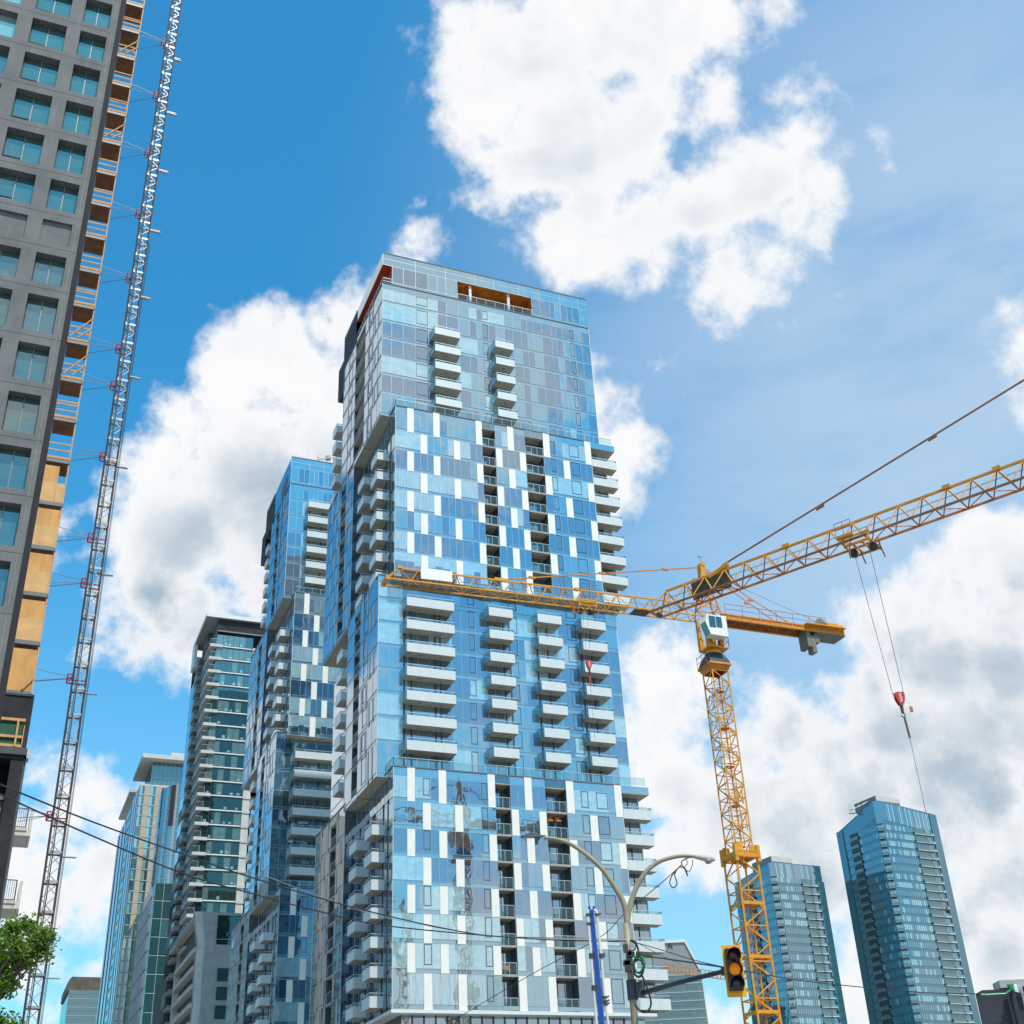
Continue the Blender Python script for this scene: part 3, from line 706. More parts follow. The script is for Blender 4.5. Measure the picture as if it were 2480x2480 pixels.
# podium
pd = MB(True); U, D = T1.U0, T1.D; pc = MB(True)
pc.box(U-.1, U+27.3, D-.12, D+20, 17.75, 18.05, 'white_slab'); pc.build('canopy', r1_)
xs = rng(1.2, 26.6, 22)
for i in range(22):
    pd.quad([(U+xs[i], D+1.3, GZ), (U+xs[i+1], D+1.3, GZ), (U+xs[i+1], D+1.3, 17.75), (U+xs[i], D+1.3, 17.75)], ['glass_mid', 'glass_dark', 'glass_curtain'][i % 3])
    pd.box(U+xs[i]-.06, U+xs[i]+.06, D+1.2, D+1.3, GZ, 17.75, 'dark_frame')
pd.quad([(U+1.2, D+20, GZ), (U+1.2, D+1.3, GZ), (U+1.2, D+1.3, 17.75), (U+1.2, D+20, 17.75)], 'dark_panel')
pd.quad([(U+26.6, D+1.3, GZ), (U+26.6, D+20, GZ), (U+26.6, D+20, 17.75), (U+26.6, D+1.3, 17.75)], 'glass_mid')
pd.quad([(U+26.8, D+3, GZ), (U+31.5, D+3, GZ), (U+31.5, D+3, 14.8), (U+26.8, D+3, 14.8)], 'glass_greypale')
pd.build('podium', r1_)
T1.finish()

r2_ = root_grid('glass_tower', 'second staggered glass tower standing behind the tallest one, partly hidden by it', 'tower', 35.0, 167.3, 'staggered glass towers')
T2 = Tower(r2_, 35.0, 167.3, 11)
T2.nw = 60; T2.np = 60
chequer(T2, 18.05, True, lim=14.3, seed=9)
plain(T2, CR, [(1.2, 8.0, [59.35-2.73*k for k in range(7)])], (8.85, 11.1), FC, (1.5, 14.1), False, None, pal=['glass_mid', 'glass_dark', 'glass_mid'], doors=(2, 5, 7), lim=14.3)
for k in range(7): balcony(T2, -1.35, .2, 16.7, 19.2, 60.0-2.73*k, 'lf')
chequer(T2, 62.6, False, lim=14.3, seed=4)
F2 = [-1.35, -.1, .85, 1.7, 2.5, 3.2, 4.0, 4.85, 6, 7.2, 8.86, 10, 12, 14.3]
def overA2(rt, s): return 'glass_dark' if s < 1.2 and rt > 2 else ('glass_mid' if s < 1.2 else None)
plain(T2, AR, [(1.45, 8.0, [100.75-2.7*k for k in range(6)])], (8.85, 11.1), F2, (1.5, 15.0), True, overA2, doors=(2, 4), lim=14.3)
for k in range(6): balcony(T2, -1.35, .2, 17.2, 19.4, 101.4-2.72*k, 'lf')
o2 = MB(True)
o2.quad([(35.0-1.37, 167.3+3.9, 105.9), (35.0-1.37, 167.3+8.2, 105.9), (35.0-1.37, 167.3+8.2, 108.5), (35.0-1.37, 167.3+3.9, 108.5)][::-1], 'dark_panel'); o2.build('loggia_opening', r2_)
T2.finish()

# ---------------------------------------------------------------- towers down the street, on the same grid
def atA(x, y, A):
    d = ray(x, y); return d*(A/d.dot(AX))
def zz(x0, y0, s): return lambda x, y: (x0+s*x, y0+s*y)
R3 = random.Random(21)
r3_ = root_grid('balcony_tower', 'dark green glass tower with white slab edges and a wide overhanging roof', 'tower', 31.2, 226, 'far towers down the street')
m = MB(True); m.box(30.0, 44, 226, 243, 107.55, 108.35, 'white_slab'); m.quad([(30.05, 226.05, 107.5), (30.05, 243, 107.5), (44, 243, 107.5), (44, 226.05, 107.5)], 'concrete')
m.box(30.0, 30.6, 240, 243.2, 102.4, 107.5, 'white_slab'); m.build('roof', r3_)
m = MB(True)
m.quad([(32.4, 226.7, 104.9), (44, 226.7, 104.9), (44, 226.7, 107.5), (32.4, 226.7, 107.5)], 'grey_side')
for i in range(9): m.box(32.4+i*1.3, 32.43+i*1.3, 226.66, 226.7, 104.9, 107.5, 'dark_frame')
m.box(32.4, 44, 226.6, 226.7, 104.85, 105.1, 'grey_steel'); m.build('fascia', r3_)
m = MB(True)
m.quad([(32.45, 226.7, GZ), (32.45, 240, GZ), (32.45, 240, 107.5), (32.45, 226.7, 107.5)][::-1], 'dark_panel')
m.quad([(31.6, 233.6, GZ), (31.6, 240, GZ), (31.6, 240, 107.4), (31.6, 233.6, 107.4)][::-1], 'dark_panel')
for k in range(40):  # lower bands: mirrored buildings painted in as dark and pale panel colours
    za_, zb2_ = GZ+2.6*k, GZ+2.6*k+2.5
    if zb2_ < 102.2: m.quad([(30.7, 241, za_), (30.7, 246, za_), (30.7, 246, zb2_), (30.7, 241, zb2_)][::-1], 'glass_side' if za_ > 74 else ('glass_sidepale' if za_ > 60 and k % 2 else ('dark_panel', 'grey_steel', 'dark_panel', 'fin_dark')[(k*7) % 4])); m.box(30.72, 30.8, 241, 246, zb2_-.2, zb2_+.2, 'dark_frame')
m.quad([(31.6, 241, GZ), (30.7, 241, GZ), (30.7, 241, 102), (31.6, 241, 102)][::-1], 'dark_panel')
m.quad([(31.6, 233.6, GZ), (32.45, 233.6, GZ), (32.45, 233.6, 107.4), (31.6, 233.6, 107.4)], 'dark_panel')
m.quad([(44, 226.7, GZ), (44, 246, GZ), (44, 246, 107.4), (44, 226.7, 107.4)], 'glass_green')
m.quad([(30.7, 246, GZ), (44, 246, GZ), (44, 246, 107.4), (30.7, 246, 107.4)], 'glass_green')
m.quad([(30.7, 246, 101.9), (44, 246, 101.9), (44, 226.7, 101.9), (30.7, 226.7, 101.9)], 'roof_grey')
m.box(39.55, 40.9, 226.45, 226.7, GZ, 101.5, 'pale_concrete'); m.build('wall', r3_)
for k in range(39):
    z = 102.0-2.715*k
    if z < 2: break
    big_ = z > 46
    s = MB(True)
    s.box(33.6, 39.55, 226.5, 226.7, z-.42, z-.20, 'white_slab'); s.box(33.6, 39.55, 226.6, 226.7, z-.62, z-.42, 'dark_frame')
    s.box(39.55, 40.95, 226.3, 226.5, z-.62, z-.05, 'pale_concrete')
    s.build('slab_edge', r3_)
    if big_:
        w = MB(True); xs = [32.45, 33.6, 34.6, 35.75, 36.9, 38.1, 39.55]
        tone = R3.random()
        for i in range(6):
            mm = 'glass_greenblind' if (R3.random() < (.35 if k > 1 else .8)) else 'glass_green'
            w.quad([(xs[i], 226.68, z-.05), (xs[i+1], 226.68, z-.05), (xs[i+1], 226.68, z+2.15), (xs[i], 226.68, z+2.15)], mm)
            w.box(xs[i]-.03, xs[i]+.03, 226.62, 226.68, z-.05, z+2.15, 'dark_frame')
            if R3.random() < .3:
                xx = xs[i]+R3.uniform(.1, .5); hh = R3.uniform(.3, .6)
                w.box(xx, xx+R3.uniform(.3, .6), 226.64, 226.67, z, z+hh, 'glass_bluefarpale')
        w.build('window', r3_)
    b = MB(True)
    b.box(31.15, 33.6, 226.3, 226.75, z-.60, z-.02, 'pale_concrete'); b.box(31.15, 32.4, 226.75, 233.6, z-.55, z-.05, 'pale_concrete')
    o = b.build('balcony', r3_)
    if big_:
        q = MB(True); railing(q, [(32.4, 226.36, 0), (31.2, 226.36, 0), (31.2, 233.5, 0)], z-.02, 1.05, post=2.4); q.build('railing', o)
    b = MB(True); b.box(30.6, 31.6, 237.4, 240.9, z-.6, z-.05, 'concrete'); b.box(30.6, 31.6, 237.3, 237.4, z-.05, z+.15, 'concrete')
    o = b.build('balcony', r3_)
    if big_: q = MB(True); railing(q, [(31.6, 237.42, 0), (30.62, 237.42, 0), (30.62, 240.8, 0)], z+.1, .95, 'glass_frost', post=2.4); q.build('railing', o)
q = MB(True); q.box(32.6, 32.9, 226.4, 226.66, 60.2-2.715*2, 61.3-2.715*2, 'crate_orange')

# concrete podium building below it
k3 = zz(400, 2160, .16563)
r7_ = root_grid('concrete_building', 'grey concrete building with a curved white edge and dark banded windows', 'building', 30.6, 209, 'far towers down the street')
def A2(p, B=209): w = atB(*p, B); return (w.dot(AX), B, w.z)
m = MB(True)
out = [A2(k3(440, 285)), A2(k3(462, 560)), A2(k3(482, 755)), A2(k3(462, 900)), A2(k3(440, 1120)), A2(k3(425, 1350)), A2(k3(415, 1600)), A2(k3(385, 1900))]
bot = (out[-1][0]+.1, 209, GZ)
# rounded pale corner: the wall turns away from the street in narrow strips
profile = [(0, 0), (.25, -.12), (.6, -.2), (1.1, -.22)]
pl = [(p[0], p[2]) for p in out]+[(bot[0], GZ)]
for i in range(len(pl)-1):
    for j in range(3):
        (x0, d0_), (x1, d1_) = profile[j], profile[j+1]
        m.quad([(pl[i][0]+x0, 209.25+d0_, pl[i][1]), (pl[i+1][0]+x0, 209.25+d0_, pl[i+1][1]), (pl[i+1][0]+x1, 209.25+d1_, pl[i+1][1]), (pl[i][0]+x1, 209.25+d1_, pl[i][1])], 'pale_concrete')
    m.quad([(pl[i][0]+1.1, 209.03, pl[i][1]), (pl[i+1][0]+1.1, 209.03, pl[i+1][1]), (41, 209.03, pl[i+1][1]), (41, 209.03, pl[i][1])], 'concrete')
    m.quad([(pl[i][0], 209.25, pl[i][1]), (pl[i+1][0], 209.25, pl[i+1][1]), (pl[i+1][0], 211, pl[i+1][1]), (pl[i][0], 211, pl[i][1])], 'concrete')
m.box(30.4, 41, 209.2, 232, 46.2, 47.0, 'concrete'); m.box(41, 41.3, 209, 232, GZ, 47, 'concrete'); m.box(30.9, 41, 231.5, 232, GZ, 46.2, 'concrete')
m.build('wall', r7_)
m = MB(True); m.quad([(31.6, 210, GZ), (31.6, 232, GZ), (31.6, 232, 46), (31.6, 210, 46)][::-1], 'dark_panel'); m.build('side_glazing', r7_)
for z in (46.4, 41.3, 38.5, 35.7, 32.9, 30.1, 27.3, 24.5):
    m = MB(True); e = 240 if z > 46 else 231
    m.box(30.55, 31.6, 210, e, z-.45, z+.25, 'pale_concrete'); m.build('slab_edge', r7_)
m = MB(True); m.box(30.6, 31.6, 230.4, 231.4, GZ, 41.3, 'pale_concrete'); m.build('pier', r7_)
for (x0, y0, x1, y1) in ((780, 345, 1120, 765), (775, 1120, 970, 1305), (757, 1392, 950, 1580), (737, 1665, 930, 1858)):
    a0, _, z1 = A2(k3(x0, y0), 208.9); a1, _, _ = A2(k3(x1, y0), 208.9); _, _, z0 = A2(k3(x0, y1), 208.9)
    w = MB(True); w.quad([(a0, 208.97, z0), (a1, 208.97, z0), (a1, 208.97, z1), (a0, 208.97, z1)], 'glass_green')
    w.box(a0-.06, a1+.06, 208.9, 208.97, z1, z1+.06, 'dark_frame'); w.box(a0-.06, a0, 208.9, 208.97, z0, z1, 'dark_frame'); w.box((a0+a1)/2-.03, (a0+a1)/2+.03, 208.93, 208.97, z0, z1, 'dark_frame')
    if y0 < 500: w.box(a0, a1, 208.9, 208.94, z0+.75, z0+.81, 'rail_metal')
    w.build('window', r7_)

# beige ribbed tower with projecting flat roofs
r4_ = root_grid('ribbed_tower', 'slim beige ribbed tower with two projecting flat roofs, far down the street', 'tower', 30.8, 333, 'far towers down the street')
m = MB(True)
m.box(30.6, 44, 333, 354, 114.6, 115.7, 'pale_concrete'); m.box(38.4, 44, 336, 350, 115.7, 117.6, 'pale_concrete')
m.box(30.4, 34, 357, 385, 112.4, 113.2, 'pale_concrete'); m.build('roof', r4_)
m = MB(True); m.box(33.7, 44, 336, 352, 107.3, 114.6, 'glass_grey')
for i in range(8): m.box(33.7+i*1.2, 33.76+i*1.2, 335.93, 336, 107.3, 114.6, 'mullion')
m.box(33.7, 44, 335.93, 336, 110.2, 110.3, 'mullion'); m.box(30.8, 44, 333.2, 352, 106.9, 107.3, 'pale_concrete'); m.build('penthouse', r4_)
strips = [(30.8, 32.05, 'g'), (32.05, 33.4, 'b'), (33.4, 34.95, 'g'), (34.95, 44, 'b')]
m = MB(True)
for a, b, kk in strips:
    if kk == 'b': m.box(a, b, 332.9, 334, GZ, 106.9, 'beige_panel')
    else: m.box(a, b, 333.1, 334, GZ, 106.9, 'glass_grey')
for k in range(38):
    z = 104.2-2.8*k
    if z > GZ: m.box(32.05, 33.4, 332.88, 332.9, z-.03, z+.03, 'dark_frame'); m.box(34.95, 38, 332.88, 332.9, z-.03, z+.03, 'dark_frame')
m.box(30.8, 44, 334, 384, GZ, 106.9, 'glass_grey'); m.build('wall', r4_)
for a, b in ((30.85, 32.0), (33.45, 34.9)):
    for k in range(32):
        z = 104.2-2.8*k
        if z < 15: break
        w = MB(True); mid_ = a+(b-a)*.58
        w.quad([(a, 333.05, z+.3), (mid_, 333.05, z+.3), (mid_, 333.05, z+2.6), (a, 333.05, z+2.6)], R3.choice(['glass_greypale', 'glass_grey', 'glass_greypale']))
        w.quad([(mid_, 333.05, z+.3), (b, 333.05, z+.3), (b, 333.05, z+2.6), (mid_, 333.05, z+2.6)], R3.choice(['glass_grey', 'glass_green']))
        w.box(a, b, 333.0, 333.05, z+.05, z+.3, 'mullion'); w.build('window', r4_)
b_ = 334.0
for i, (wd_, mm) in enumerate([(1.6, 'metal_fin'), (1.8, 'fin_dark'), (2.2, 'glass_side'), (1.5, 'metal_fin'), (1.6, 'fin_dark'), (2.6, 'glass_side'), (1.6, 'metal_fin'), (2.2, 'fin_dark'), (7.2, None), (1.8, 'metal_fin'), (2.6, 'fin_dark'), (3.4, 'glass_side'), (2.0, 'metal_fin'), (3.2, 'fin_dark'), (4.0, 'glass_side'), (2.4, 'metal_fin'), (4.0, 'fin_dark'), (3.5, 'metal_fin')]):
    if mm: q = MB(True); q.box(30.66 if mm != 'fin_dark' else 30.74, 30.8, b_, b_+wd_, GZ, 107.0 if b_ < 350 else 105.6, mm); q.build('fin', r4_)
    b_ += wd_
b4a = 349.4
q = MB(True)
for k in range(30): q.box(30.7, 30.8, b4a, b4a+6.6, 104-2.8*k, 105.6-2.8*k, 'glass_greypale' if k % 3 else 'glass_green')
q.build('window', r4_)

# curved glass tower between them
r5_ = root_grid('curved_tower', 'dark blue curved glass tower wedged between the beige tower and the balcony tower', 'tower', 35, 300, 'far towers down the street')
k5 = zz(230, 1780, .3623)
pL = atB(*k5(452, 350), 300); pR = atB(*k5(590, 285), 300); aL, aR = pL.dot(AX), pR.dot(AX); cxm = (aL+aR)/2+1.6; rad = cxm-aL
def ring(i, n=14): t_ = math.pi+i*(math.pi*.62)/n; return (cxm+rad*math.cos(t_), 306+6*math.sin(t_))
m = MB(True)
for i in range(14):
    (a, b), (c, d) = ring(i), ring(i+1); zt = pL.z+1.2*math.sin(i/14*1.5)
    m.quad([(a, b, GZ), (c, d, GZ), (c, d, zt), (a, b, zt)], ['glass_bluefar', 'glass_bluefar', 'glass_side', 'glass_grey'][i % 4])
m.box(aL+3.5, aR+4, 303, 316, GZ, pL.z-.2, 'glass_bluefar'); m.build('curtain_wall', r5_)
m = MB(True)
for k in range(31):
    z = pL.z-2.8*k-2
    if z < 3: break
    for i in range(14): (a, b), (c, d) = ring(i), ring(i+1); m.bar((a, b-.05, z), (c, d-.05, z), .06, 'mullion')
m.build('mullions', r5_)
for i, h in ((3, 3), (8, 6.5), (9, 6.5)):
    (a, b) = ring(i); q = MB(True); q.box(a, a+.5, b-.5, b, pL.z-9, pL.z+.8, 'fin_dark'); q.build('fin', r5_)

# stepped office building with white metal fins
k4 = zz(150, 2100, .19669)
r6_ = root_grid('stepped_building', 'low stepped dark green glass building with pale metal side panels', 'building', 32.5, 290, 'far towers down the street')
def AB(p, B): w = atB(*p, B); return w.dot(AX), w.z
def AL(p, A): w = atA(*p, A); return w.dot(BX), w.z
a1, z1 = AB(k4(1150, 195), 290)
m = MB(True); m.box(a1+.1, a1+7, 290, 330, GZ, z1, 'glass_green'); m.build('wall', r6_)
for k in range(19):
    z = z1-3.9*k-3.9
    if z < 0: break
    for i in range(2):
        w = MB(True); w.quad([(a1+.3+i*1.75, 289.95, z+.3), (a1+2.0+i*1.75, 289.95, z+.3), (a1+2.0+i*1.75, 289.95, z+3.7), (a1+.3+i*1.75, 289.95, z+3.7)], R3.choice(['glass_green', 'glass_green', 'glass_grey']))
        w.box(a1+1.98+i*1.75, a1+2.06+i*1.75, 289.88, 289.95, z, z+3.9, 'rail_metal'); w.box(a1+.2, a1+3.8, 289.88, 289.95, z-.06, z+.06, 'rail_metal') if i == 0 else None
        w.build('window', r6_)
# stepping side wall: panels that get lower away from the street
q = MB(True); n = 9; b0, _ = AL(k4(1130, 220), a1); b1, zl = AL(k4(975, 520), a1)
for i in range(n):
    ba, bb = b0+(b1-b0)*i/n, b0+(b1-b0)*(i+1)/n; zt = z1+.2
    q.box(a1-.05, a1+.12, ba, bb-.35, GZ, z1-1.2, 'glass_sidepale'); q.box(a1-.3, a1, bb-.35, bb-.1, GZ, z1+.2, 'metal_fin')
for k in range(19): q.box(a1-.14, a1-.05, b0, b1, z1-3.9*k-2.6, z1-3.9*k-2.2, 'dark_frame'); q.box(a1-.10, a1-.06, b0+(k % 3)*4, b0+(k % 3)*4+5, z1-3.9*k-5.2, z1-3.9*k-3.0, 'glass_side')
q.build('side_panel', r6_)
b2 = 322.0; a2, z2 = AB(k4(890, 682), b2); a2b, _ = AB(k4(965, 682), b2)
q = MB(True); q.box(a2, a2b+1, b2, b2+30, GZ, z2, 'glass_green')
for k in range(18):
    z = z2-3.9*k
    if z > 0: q.box(a2, a2b+1, b2-.1, b2, z-.25, z, 'rail_metal'); q.box(a2+.3, a2b+1, b2-.06, b2, z-3.3, z-1.9, 'glass_grey' if k % 3 else 'glass_greypale'); q.box(a2-.08, a2, b2, b2+22, z-.15, z, 'dark_frame')
for i in range(7): q.box(a2-.12, a2-.02, b2+.3+i*3.1, b2+3.1+i*3.1, GZ, z2-.3-i*.35, 'glass_sidepale')
q.build('lower_wing', r6_)
# annexe between it and the concrete building
a3, z3_ = AB(k4(1330, 1385), 250); q = MB(True)
q.box(a3-1.0, a3+3, 250, 262, GZ, z3_+1, 'dark_panel')
for k in range(10): q.box(a3-1.05, a3+3.05, 249.9, 250, z3_-3.1*k-.15, z3_-3.1*k+.15, 'pale_concrete'); q.box(a3-.3, a3+1.2, 249.92, 250, z3_-3.1*k-2.7, z3_-3.1*k-.5, 'glass_green')
o = q.build('annexe', None); tag(o, 'narrow glass annexe with pale bands wedged beside the concrete building', 'building', 'far towers down the street')

# small dark office block in the distance
r8_ = root_grid('office_block', 'distant dark office block with a plain brown metal top, lower left', 'building', 35.6, 600)
m = MB(True); m.box(35.2, 60, 600, 640, GZ, 99.2, 'glass_green'); m.build('wall', r8_)
m = MB(True); m.prism([(34.6, 600.8, 99.2), (34.6, 600.8, 103.2), (35.8, 600.8, 104.9), (60, 600.8, 104.9), (60, 600.8, 99.2)], BX*38, 'brown_metal'); m.build('roof_band', r8_)
for k in range(10):
    z = 99.0-3.45*k
    w = MB(True)
    for i in range(12):
        for j in (0, 1): w.quad([(35.5+i*1.15, 599.9, z-1.5-j*1.5), (36.45+i*1.15, 599.9, z-1.5-j*1.5), (36.45+i*1.15, 599.9, z-.15-j*1.5), (35.5+i*1.15, 599.9, z-.15-j*1.5)], 'glass_bluefarband')
    w.box(35.2, 60, 599.8, 599.9, z-3.4, z-3.2, 'mullion'); w.build('window_band', r8_)

# slanted office tower with lettering, right of the glass tower
r5p = zz(1500, 2120, .18638)
rT = thing('office_tower', 'far grey office tower with slanted roof edge and dark lettering, beside the white balconies', 'tower', (40, 420, GZ))
def TY(x, y, Y=420): w = atY(*r5p(x, y), Y); return w
pts = [TY(845, 838), TY(1055, 1232), TY(1085, 1400)]; br = TY(1150, 1900); tl = TY(845, 838); zt = tl.z
out = [(22, 420, 0), (22, 420, zt), (tl.x, 420, zt), (pts[1].x, 420, pts[1].z), (br.x, 420, br.z), (br.x+.2, 420, GZ), (22, 420, GZ)][1:]
m = MB(); m.prism(out, (4, 30, 0), 'distant_metal'); m.build('wall', rT)
m = MB()
m.box(22, tl.x, 419.6, 420.2, zt-.8, zt+.15, 'white_slab')
m.bar((tl.x, 419.9, zt-.3), (pts[1].x, 419.9, pts[1].z), .35, 'white_slab'); m.build('roof_edge', rT)
zs = [TY(700, y).z for y in (1300, 1420, 1532, 1645, 1755, 1870)]; pit = (zs[0]-zs[-1])/5
for k in range(16):
    z = zs[0]-pit*k; xr = pts[1].x+(br.x-pts[1].x)*min(1, k/5)+.0
    w = MB()
    w.quad([(22, 419.9, z-pit*.98), (xr, 419.9, z-pit*.98), (xr, 419.9, z), (22, 419.9, z)], 'glass_greypale' if k == 99 else 'glass_grey')
    x = xr-1.6
    while x > 24:
        if R3.random() < .85: w.box(x-.62, x+.1, 419.8, 419.9, z-pit*.62, z-pit*.12, 'glass_bluefarband')
        x -= 1.05
    w.box(22, xr+.1, 419.7, 419.9, z-.14, z+.14, 'mullion'); w.build('window_band', rT)
def text(name, s, size, mtl, loc, rotz, parent, depth=.06):
    cu = bpy.data.curves.new(name, 'FONT'); cu.body = s; cu.size = size; cu.extrude = depth; cu.align_x = 'RIGHT'
    tmp = bpy.data.objects.new(name+'_t', cu); COL.objects.link(tmp); dg = bpy.context.evaluated_depsgraph_get()
    me = bpy.data.meshes.new_from_object(tmp.evaluated_get(dg)); bpy.data.objects.remove(tmp); bpy.data.curves.remove(cu)
    mw = Matrix.Translation(Vector(loc)) @ Matrix.Rotation(rotz, 4, 'Z') @ Matrix.Rotation(math.pi/2, 4, 'X'); me.transform(mw)
    root = parent; me.transform(root.matrix_basis.inverted()); me.materials.clear(); me.materials.append(MATS[mtl])
    o = bpy.data.objects.new(name, me); COL.objects.link(o); o.parent = parent; return o
tp = TY(695, 945); text('lettering', 'ITA', 2.7, 'dark_frame', (tp.x, 419.8, tp.z), 0, rT)

# ---------------------------------------------------------------- two blue condominium towers on the right
def condo(name, label, cxw, cyw, lw, rw, zc, prof, seed, nflo, extra):
    R_ = random.Random(seed); yaw = math.radians(29); ex = Vector((math.cos(yaw), math.sin(yaw), 0)); ey = Vector((-math.sin(yaw), math.cos(yaw), 0)); o = Vector((cxw, cyw, 0))
    rt_ = thing(name, label, 'tower', (cxw, cyw, GZ), yaw, 'blue condominium towers')
    def P(u, v, z, out_u=0, out_v=0): return o+ex*(u-out_u)+ey*(v-out_v)+Vector((0, 0, z))
    # u along the right face (v = 0), v along the left face (u = 0)
    zl, zk, zr, zrr = prof
    m = MB(); ch = 1.6
    m.quad([P(0, lw, GZ), P(0, ch, GZ), P(0, ch, zc), P(0, lw, zl)], 'glass_bluefarband')
    m.quad([P(ch, 0, GZ), P(rw, 0, GZ), P(rw, 0, zr), P(ch, 0, zc)], 'glass_bluefarband')
    m.quad([P(0, ch, GZ), P(ch, 0, GZ), P(ch, 0, zc), P(0, ch, zc)], 'glass_bluefar')
    m.quad([P(rw, 0, GZ), P(rw, lw, GZ), P(rw, lw, zr), P(rw, 0, zr)], 'glass_bluefarband')
    m.quad([P(0, lw, GZ), P(rw, lw, GZ), P(rw, lw, zr), P(0, lw, zl)], 'glass_bluefarband')
    m.quad([P(0, lw, zl), P(0, ch, zc), P(ch, 0, zc), P(rw, 0, zr), P(rw, lw, zr)], 'roof_grey')
    m.build('wall', rt_)
    # end piers
    m = MB(); m.obox(P(rw-3.2, -.5, GZ), ex*3.4, ey*5, Vector((0, 0, zrr-GZ)), 'glass_bluefarband'); m.obox(P(-.5, lw-3, GZ), ex*4, ey*3.2, Vector((0, 0, zl-GZ)), 'glass_bluefarband'); m.build('end_pier', rt_)
    # mechanical penthouse
    m = MB(); m.obox(P(rw*.12, lw*.15, zc-.6), ex*rw*.42, ey*lw*.5, Vector((0, 0, 3.6)), 'grey_steel'); m.obox(P(rw*.12+.4, lw*.15-.1, zc+1.2), ex*rw*.42, ey*.4, Vector((0, 0, 2.0)), 'pale_concrete'); m.build('penthouse', rt_)
    # crown glazing
    m = MB()
    for i in range(26):
        f = i/26; u0, u1 = ch+(rw-3.2-ch)*f, ch+(rw-3.2-ch)*(i+.8)/26; zt = zc+(zr-zc)*f
        m.quad([P(u0, -.06, zt-7), P(u1, -.06, zt-7), P(u1, -.06, zt-.4), P(u0, -.06, zt-.4)], R_.choice(['glass_bluefar', 'glass_bluefarpale', 'glass_bluefar', 'glass_side']))
        v0, v1 = ch+(lw-3-ch)*f, ch+(lw-3-ch)*(i+.8)/26; zt = zc+(zl-zc)*f
        m.quad([P(-.06, v1, zt-6), P(-.06, v0, zt-6), P(-.06, v0, zt-.4), P(-.06, v1, zt-.4)], 'glass_bluefar')
    m.build('crown_glazing', rt_)
    zb = min(zl, zr)-5.2; rb = (.55, .78); lb = (.52, .74)
    for k in range(nflo):
        z = zb-2.95*k
        if z < 20: break
        # right face bands
        for (s0, s1) in ((ch+.4, rw*rb[0]), (rw*rb[1], rw-3.4)):
            w = MB(); n = max(2, int((s1-s0)/.95)); tone = R_.random()
            for i in range(n):
                u0, u1 = s0+(s1-s0)*i/n, s0+(s1-s0)*(i+.86)/n
                mm = 'glass_bluefarpale' if R_.random() < (.65 if tone < .4 else .22) else 'glass_bluefar'
                w.quad([P(u0, -.1, z+.5), P(u1, -.1, z+.5), P(u1, -.1, z+2.35), P(u0, -.1, z+2.35)], mm)
            w.build('window_band', rt_)
        w = MB(); n = 9; s0, s1 = ch+.3, lw*lb[0]
        for i in range(n):
            u0, u1 = s0+(s1-s0)*i/n, s0+(s1-s0)*(i+.86)/n
            w.quad([P(-.1, u1, z+.5), P(-.1, u0, z+.5), P(-.1, u0, z+2.35), P(-.1, u1, z+2.35)], 'glass_bluefar' if R_.random() < .85 else 'glass_bluefarpale')
        w.build('window_band', rt_); w = MB(); s0, s1 = lw*lb[1], lw-3.2
        for i in range(4):
            u0, u1 = s0+(s1-s0)*i/4, s0+(s1-s0)*(i+.86)/4
            w.quad([P(-.1, u1, z+.5), P(-.1, u0, z+.5), P(-.1, u0, z+2.35), P(-.1, u1, z+2.35)], 'glass_bluefar')
        w.build('window_band', rt_)
        # balconies: right face column, left face column, chamfered corner, right end
        for kind in range(4):
            b = MB()
            if kind == 0:
                s0, s1 = rw*rb[0]+.2, rw*rb[1]-.2; b.obox(P(s0, -.12, z+.1), ex*(s1-s0), ey*.05, Vector((0, 0, 2.4)), 'glass_bluefarband'); b.obox(P(s0, -.7, z-.05), ex*(s1-s0), ey*.6, Vector((0, 0, .22)), 'pale_concrete'); b.obox(P(s0, -.7, z+.17), ex*(s1-s0), ey*.04, Vector((0, 0, .9)), 'glass_grey')
            elif kind == 1:
                s0, s1 = lw*lb[0]+.2, lw*lb[1]-.2; b.obox(P(-.12, s0, z+.1), ex*.05, ey*(s1-s0), Vector((0, 0, 2.4)), 'dark_frame'); b.obox(P(-.7, s0, z-.05), ex*.6, ey*(s1-s0), Vector((0, 0, .18)), 'concrete'); b.obox(P(-.7, s0, z+.13), ex*.04, ey*(s1-s0), Vector((0, 0, .9)), 'glass_grey')
            elif kind == 2:
                p, q = P(-.1, ch-.1, z), P(ch-.1, -.1, z); d = (q-p); nn = Vector((d.y, -d.x, 0)).normalized()
                b.obox(p+nn*.02+Vector((0, 0, .5)), d, nn*.1, Vector((0, 0, 1.9)), 'glass_bluefarpale'); b.obox(p+nn*.02, d, nn*.7, Vector((0, 0, .22)), 'concrete'); b.obox(p+nn*.7+Vector((0, 0, .2)), d, nn*.04, Vector((0, 0, .8)), 'glass_grey'); b.obox(p+nn*.04+Vector((0, 0, 2.3)), d, nn*.5, Vector((0, 0, .35)), 'dark_frame')
            else:
                b.obox(P(rw-5.4, -.12, z+.1), ex*2.0, ey*.05, Vector((0, 0, 2.4)), 'glass_bluefar'); b.obox(P(rw-6.4, -1.1, z-.05), ex*2.9, ey*1.0, Vector((0, 0, .22)), 'white_slab'); b.obox(P(rw-6.4, -1.1, z+.17), ex*2.9, ey*.04, Vector((0, 0, .7)), 'glass_frost')
            b.build('balcony', rt_)
    return rt_, P
ca, PA = condo('condo_tower', 'tall blue glass condominium tower with pitched crown and a roof crane arm, far right', 128.5, 450, 22.7, 28.5, 131.5, (125.5, 0, 129.0, 128.6), 5, 26, True)
m = MB(); q = PA(2, 8, 131.5)
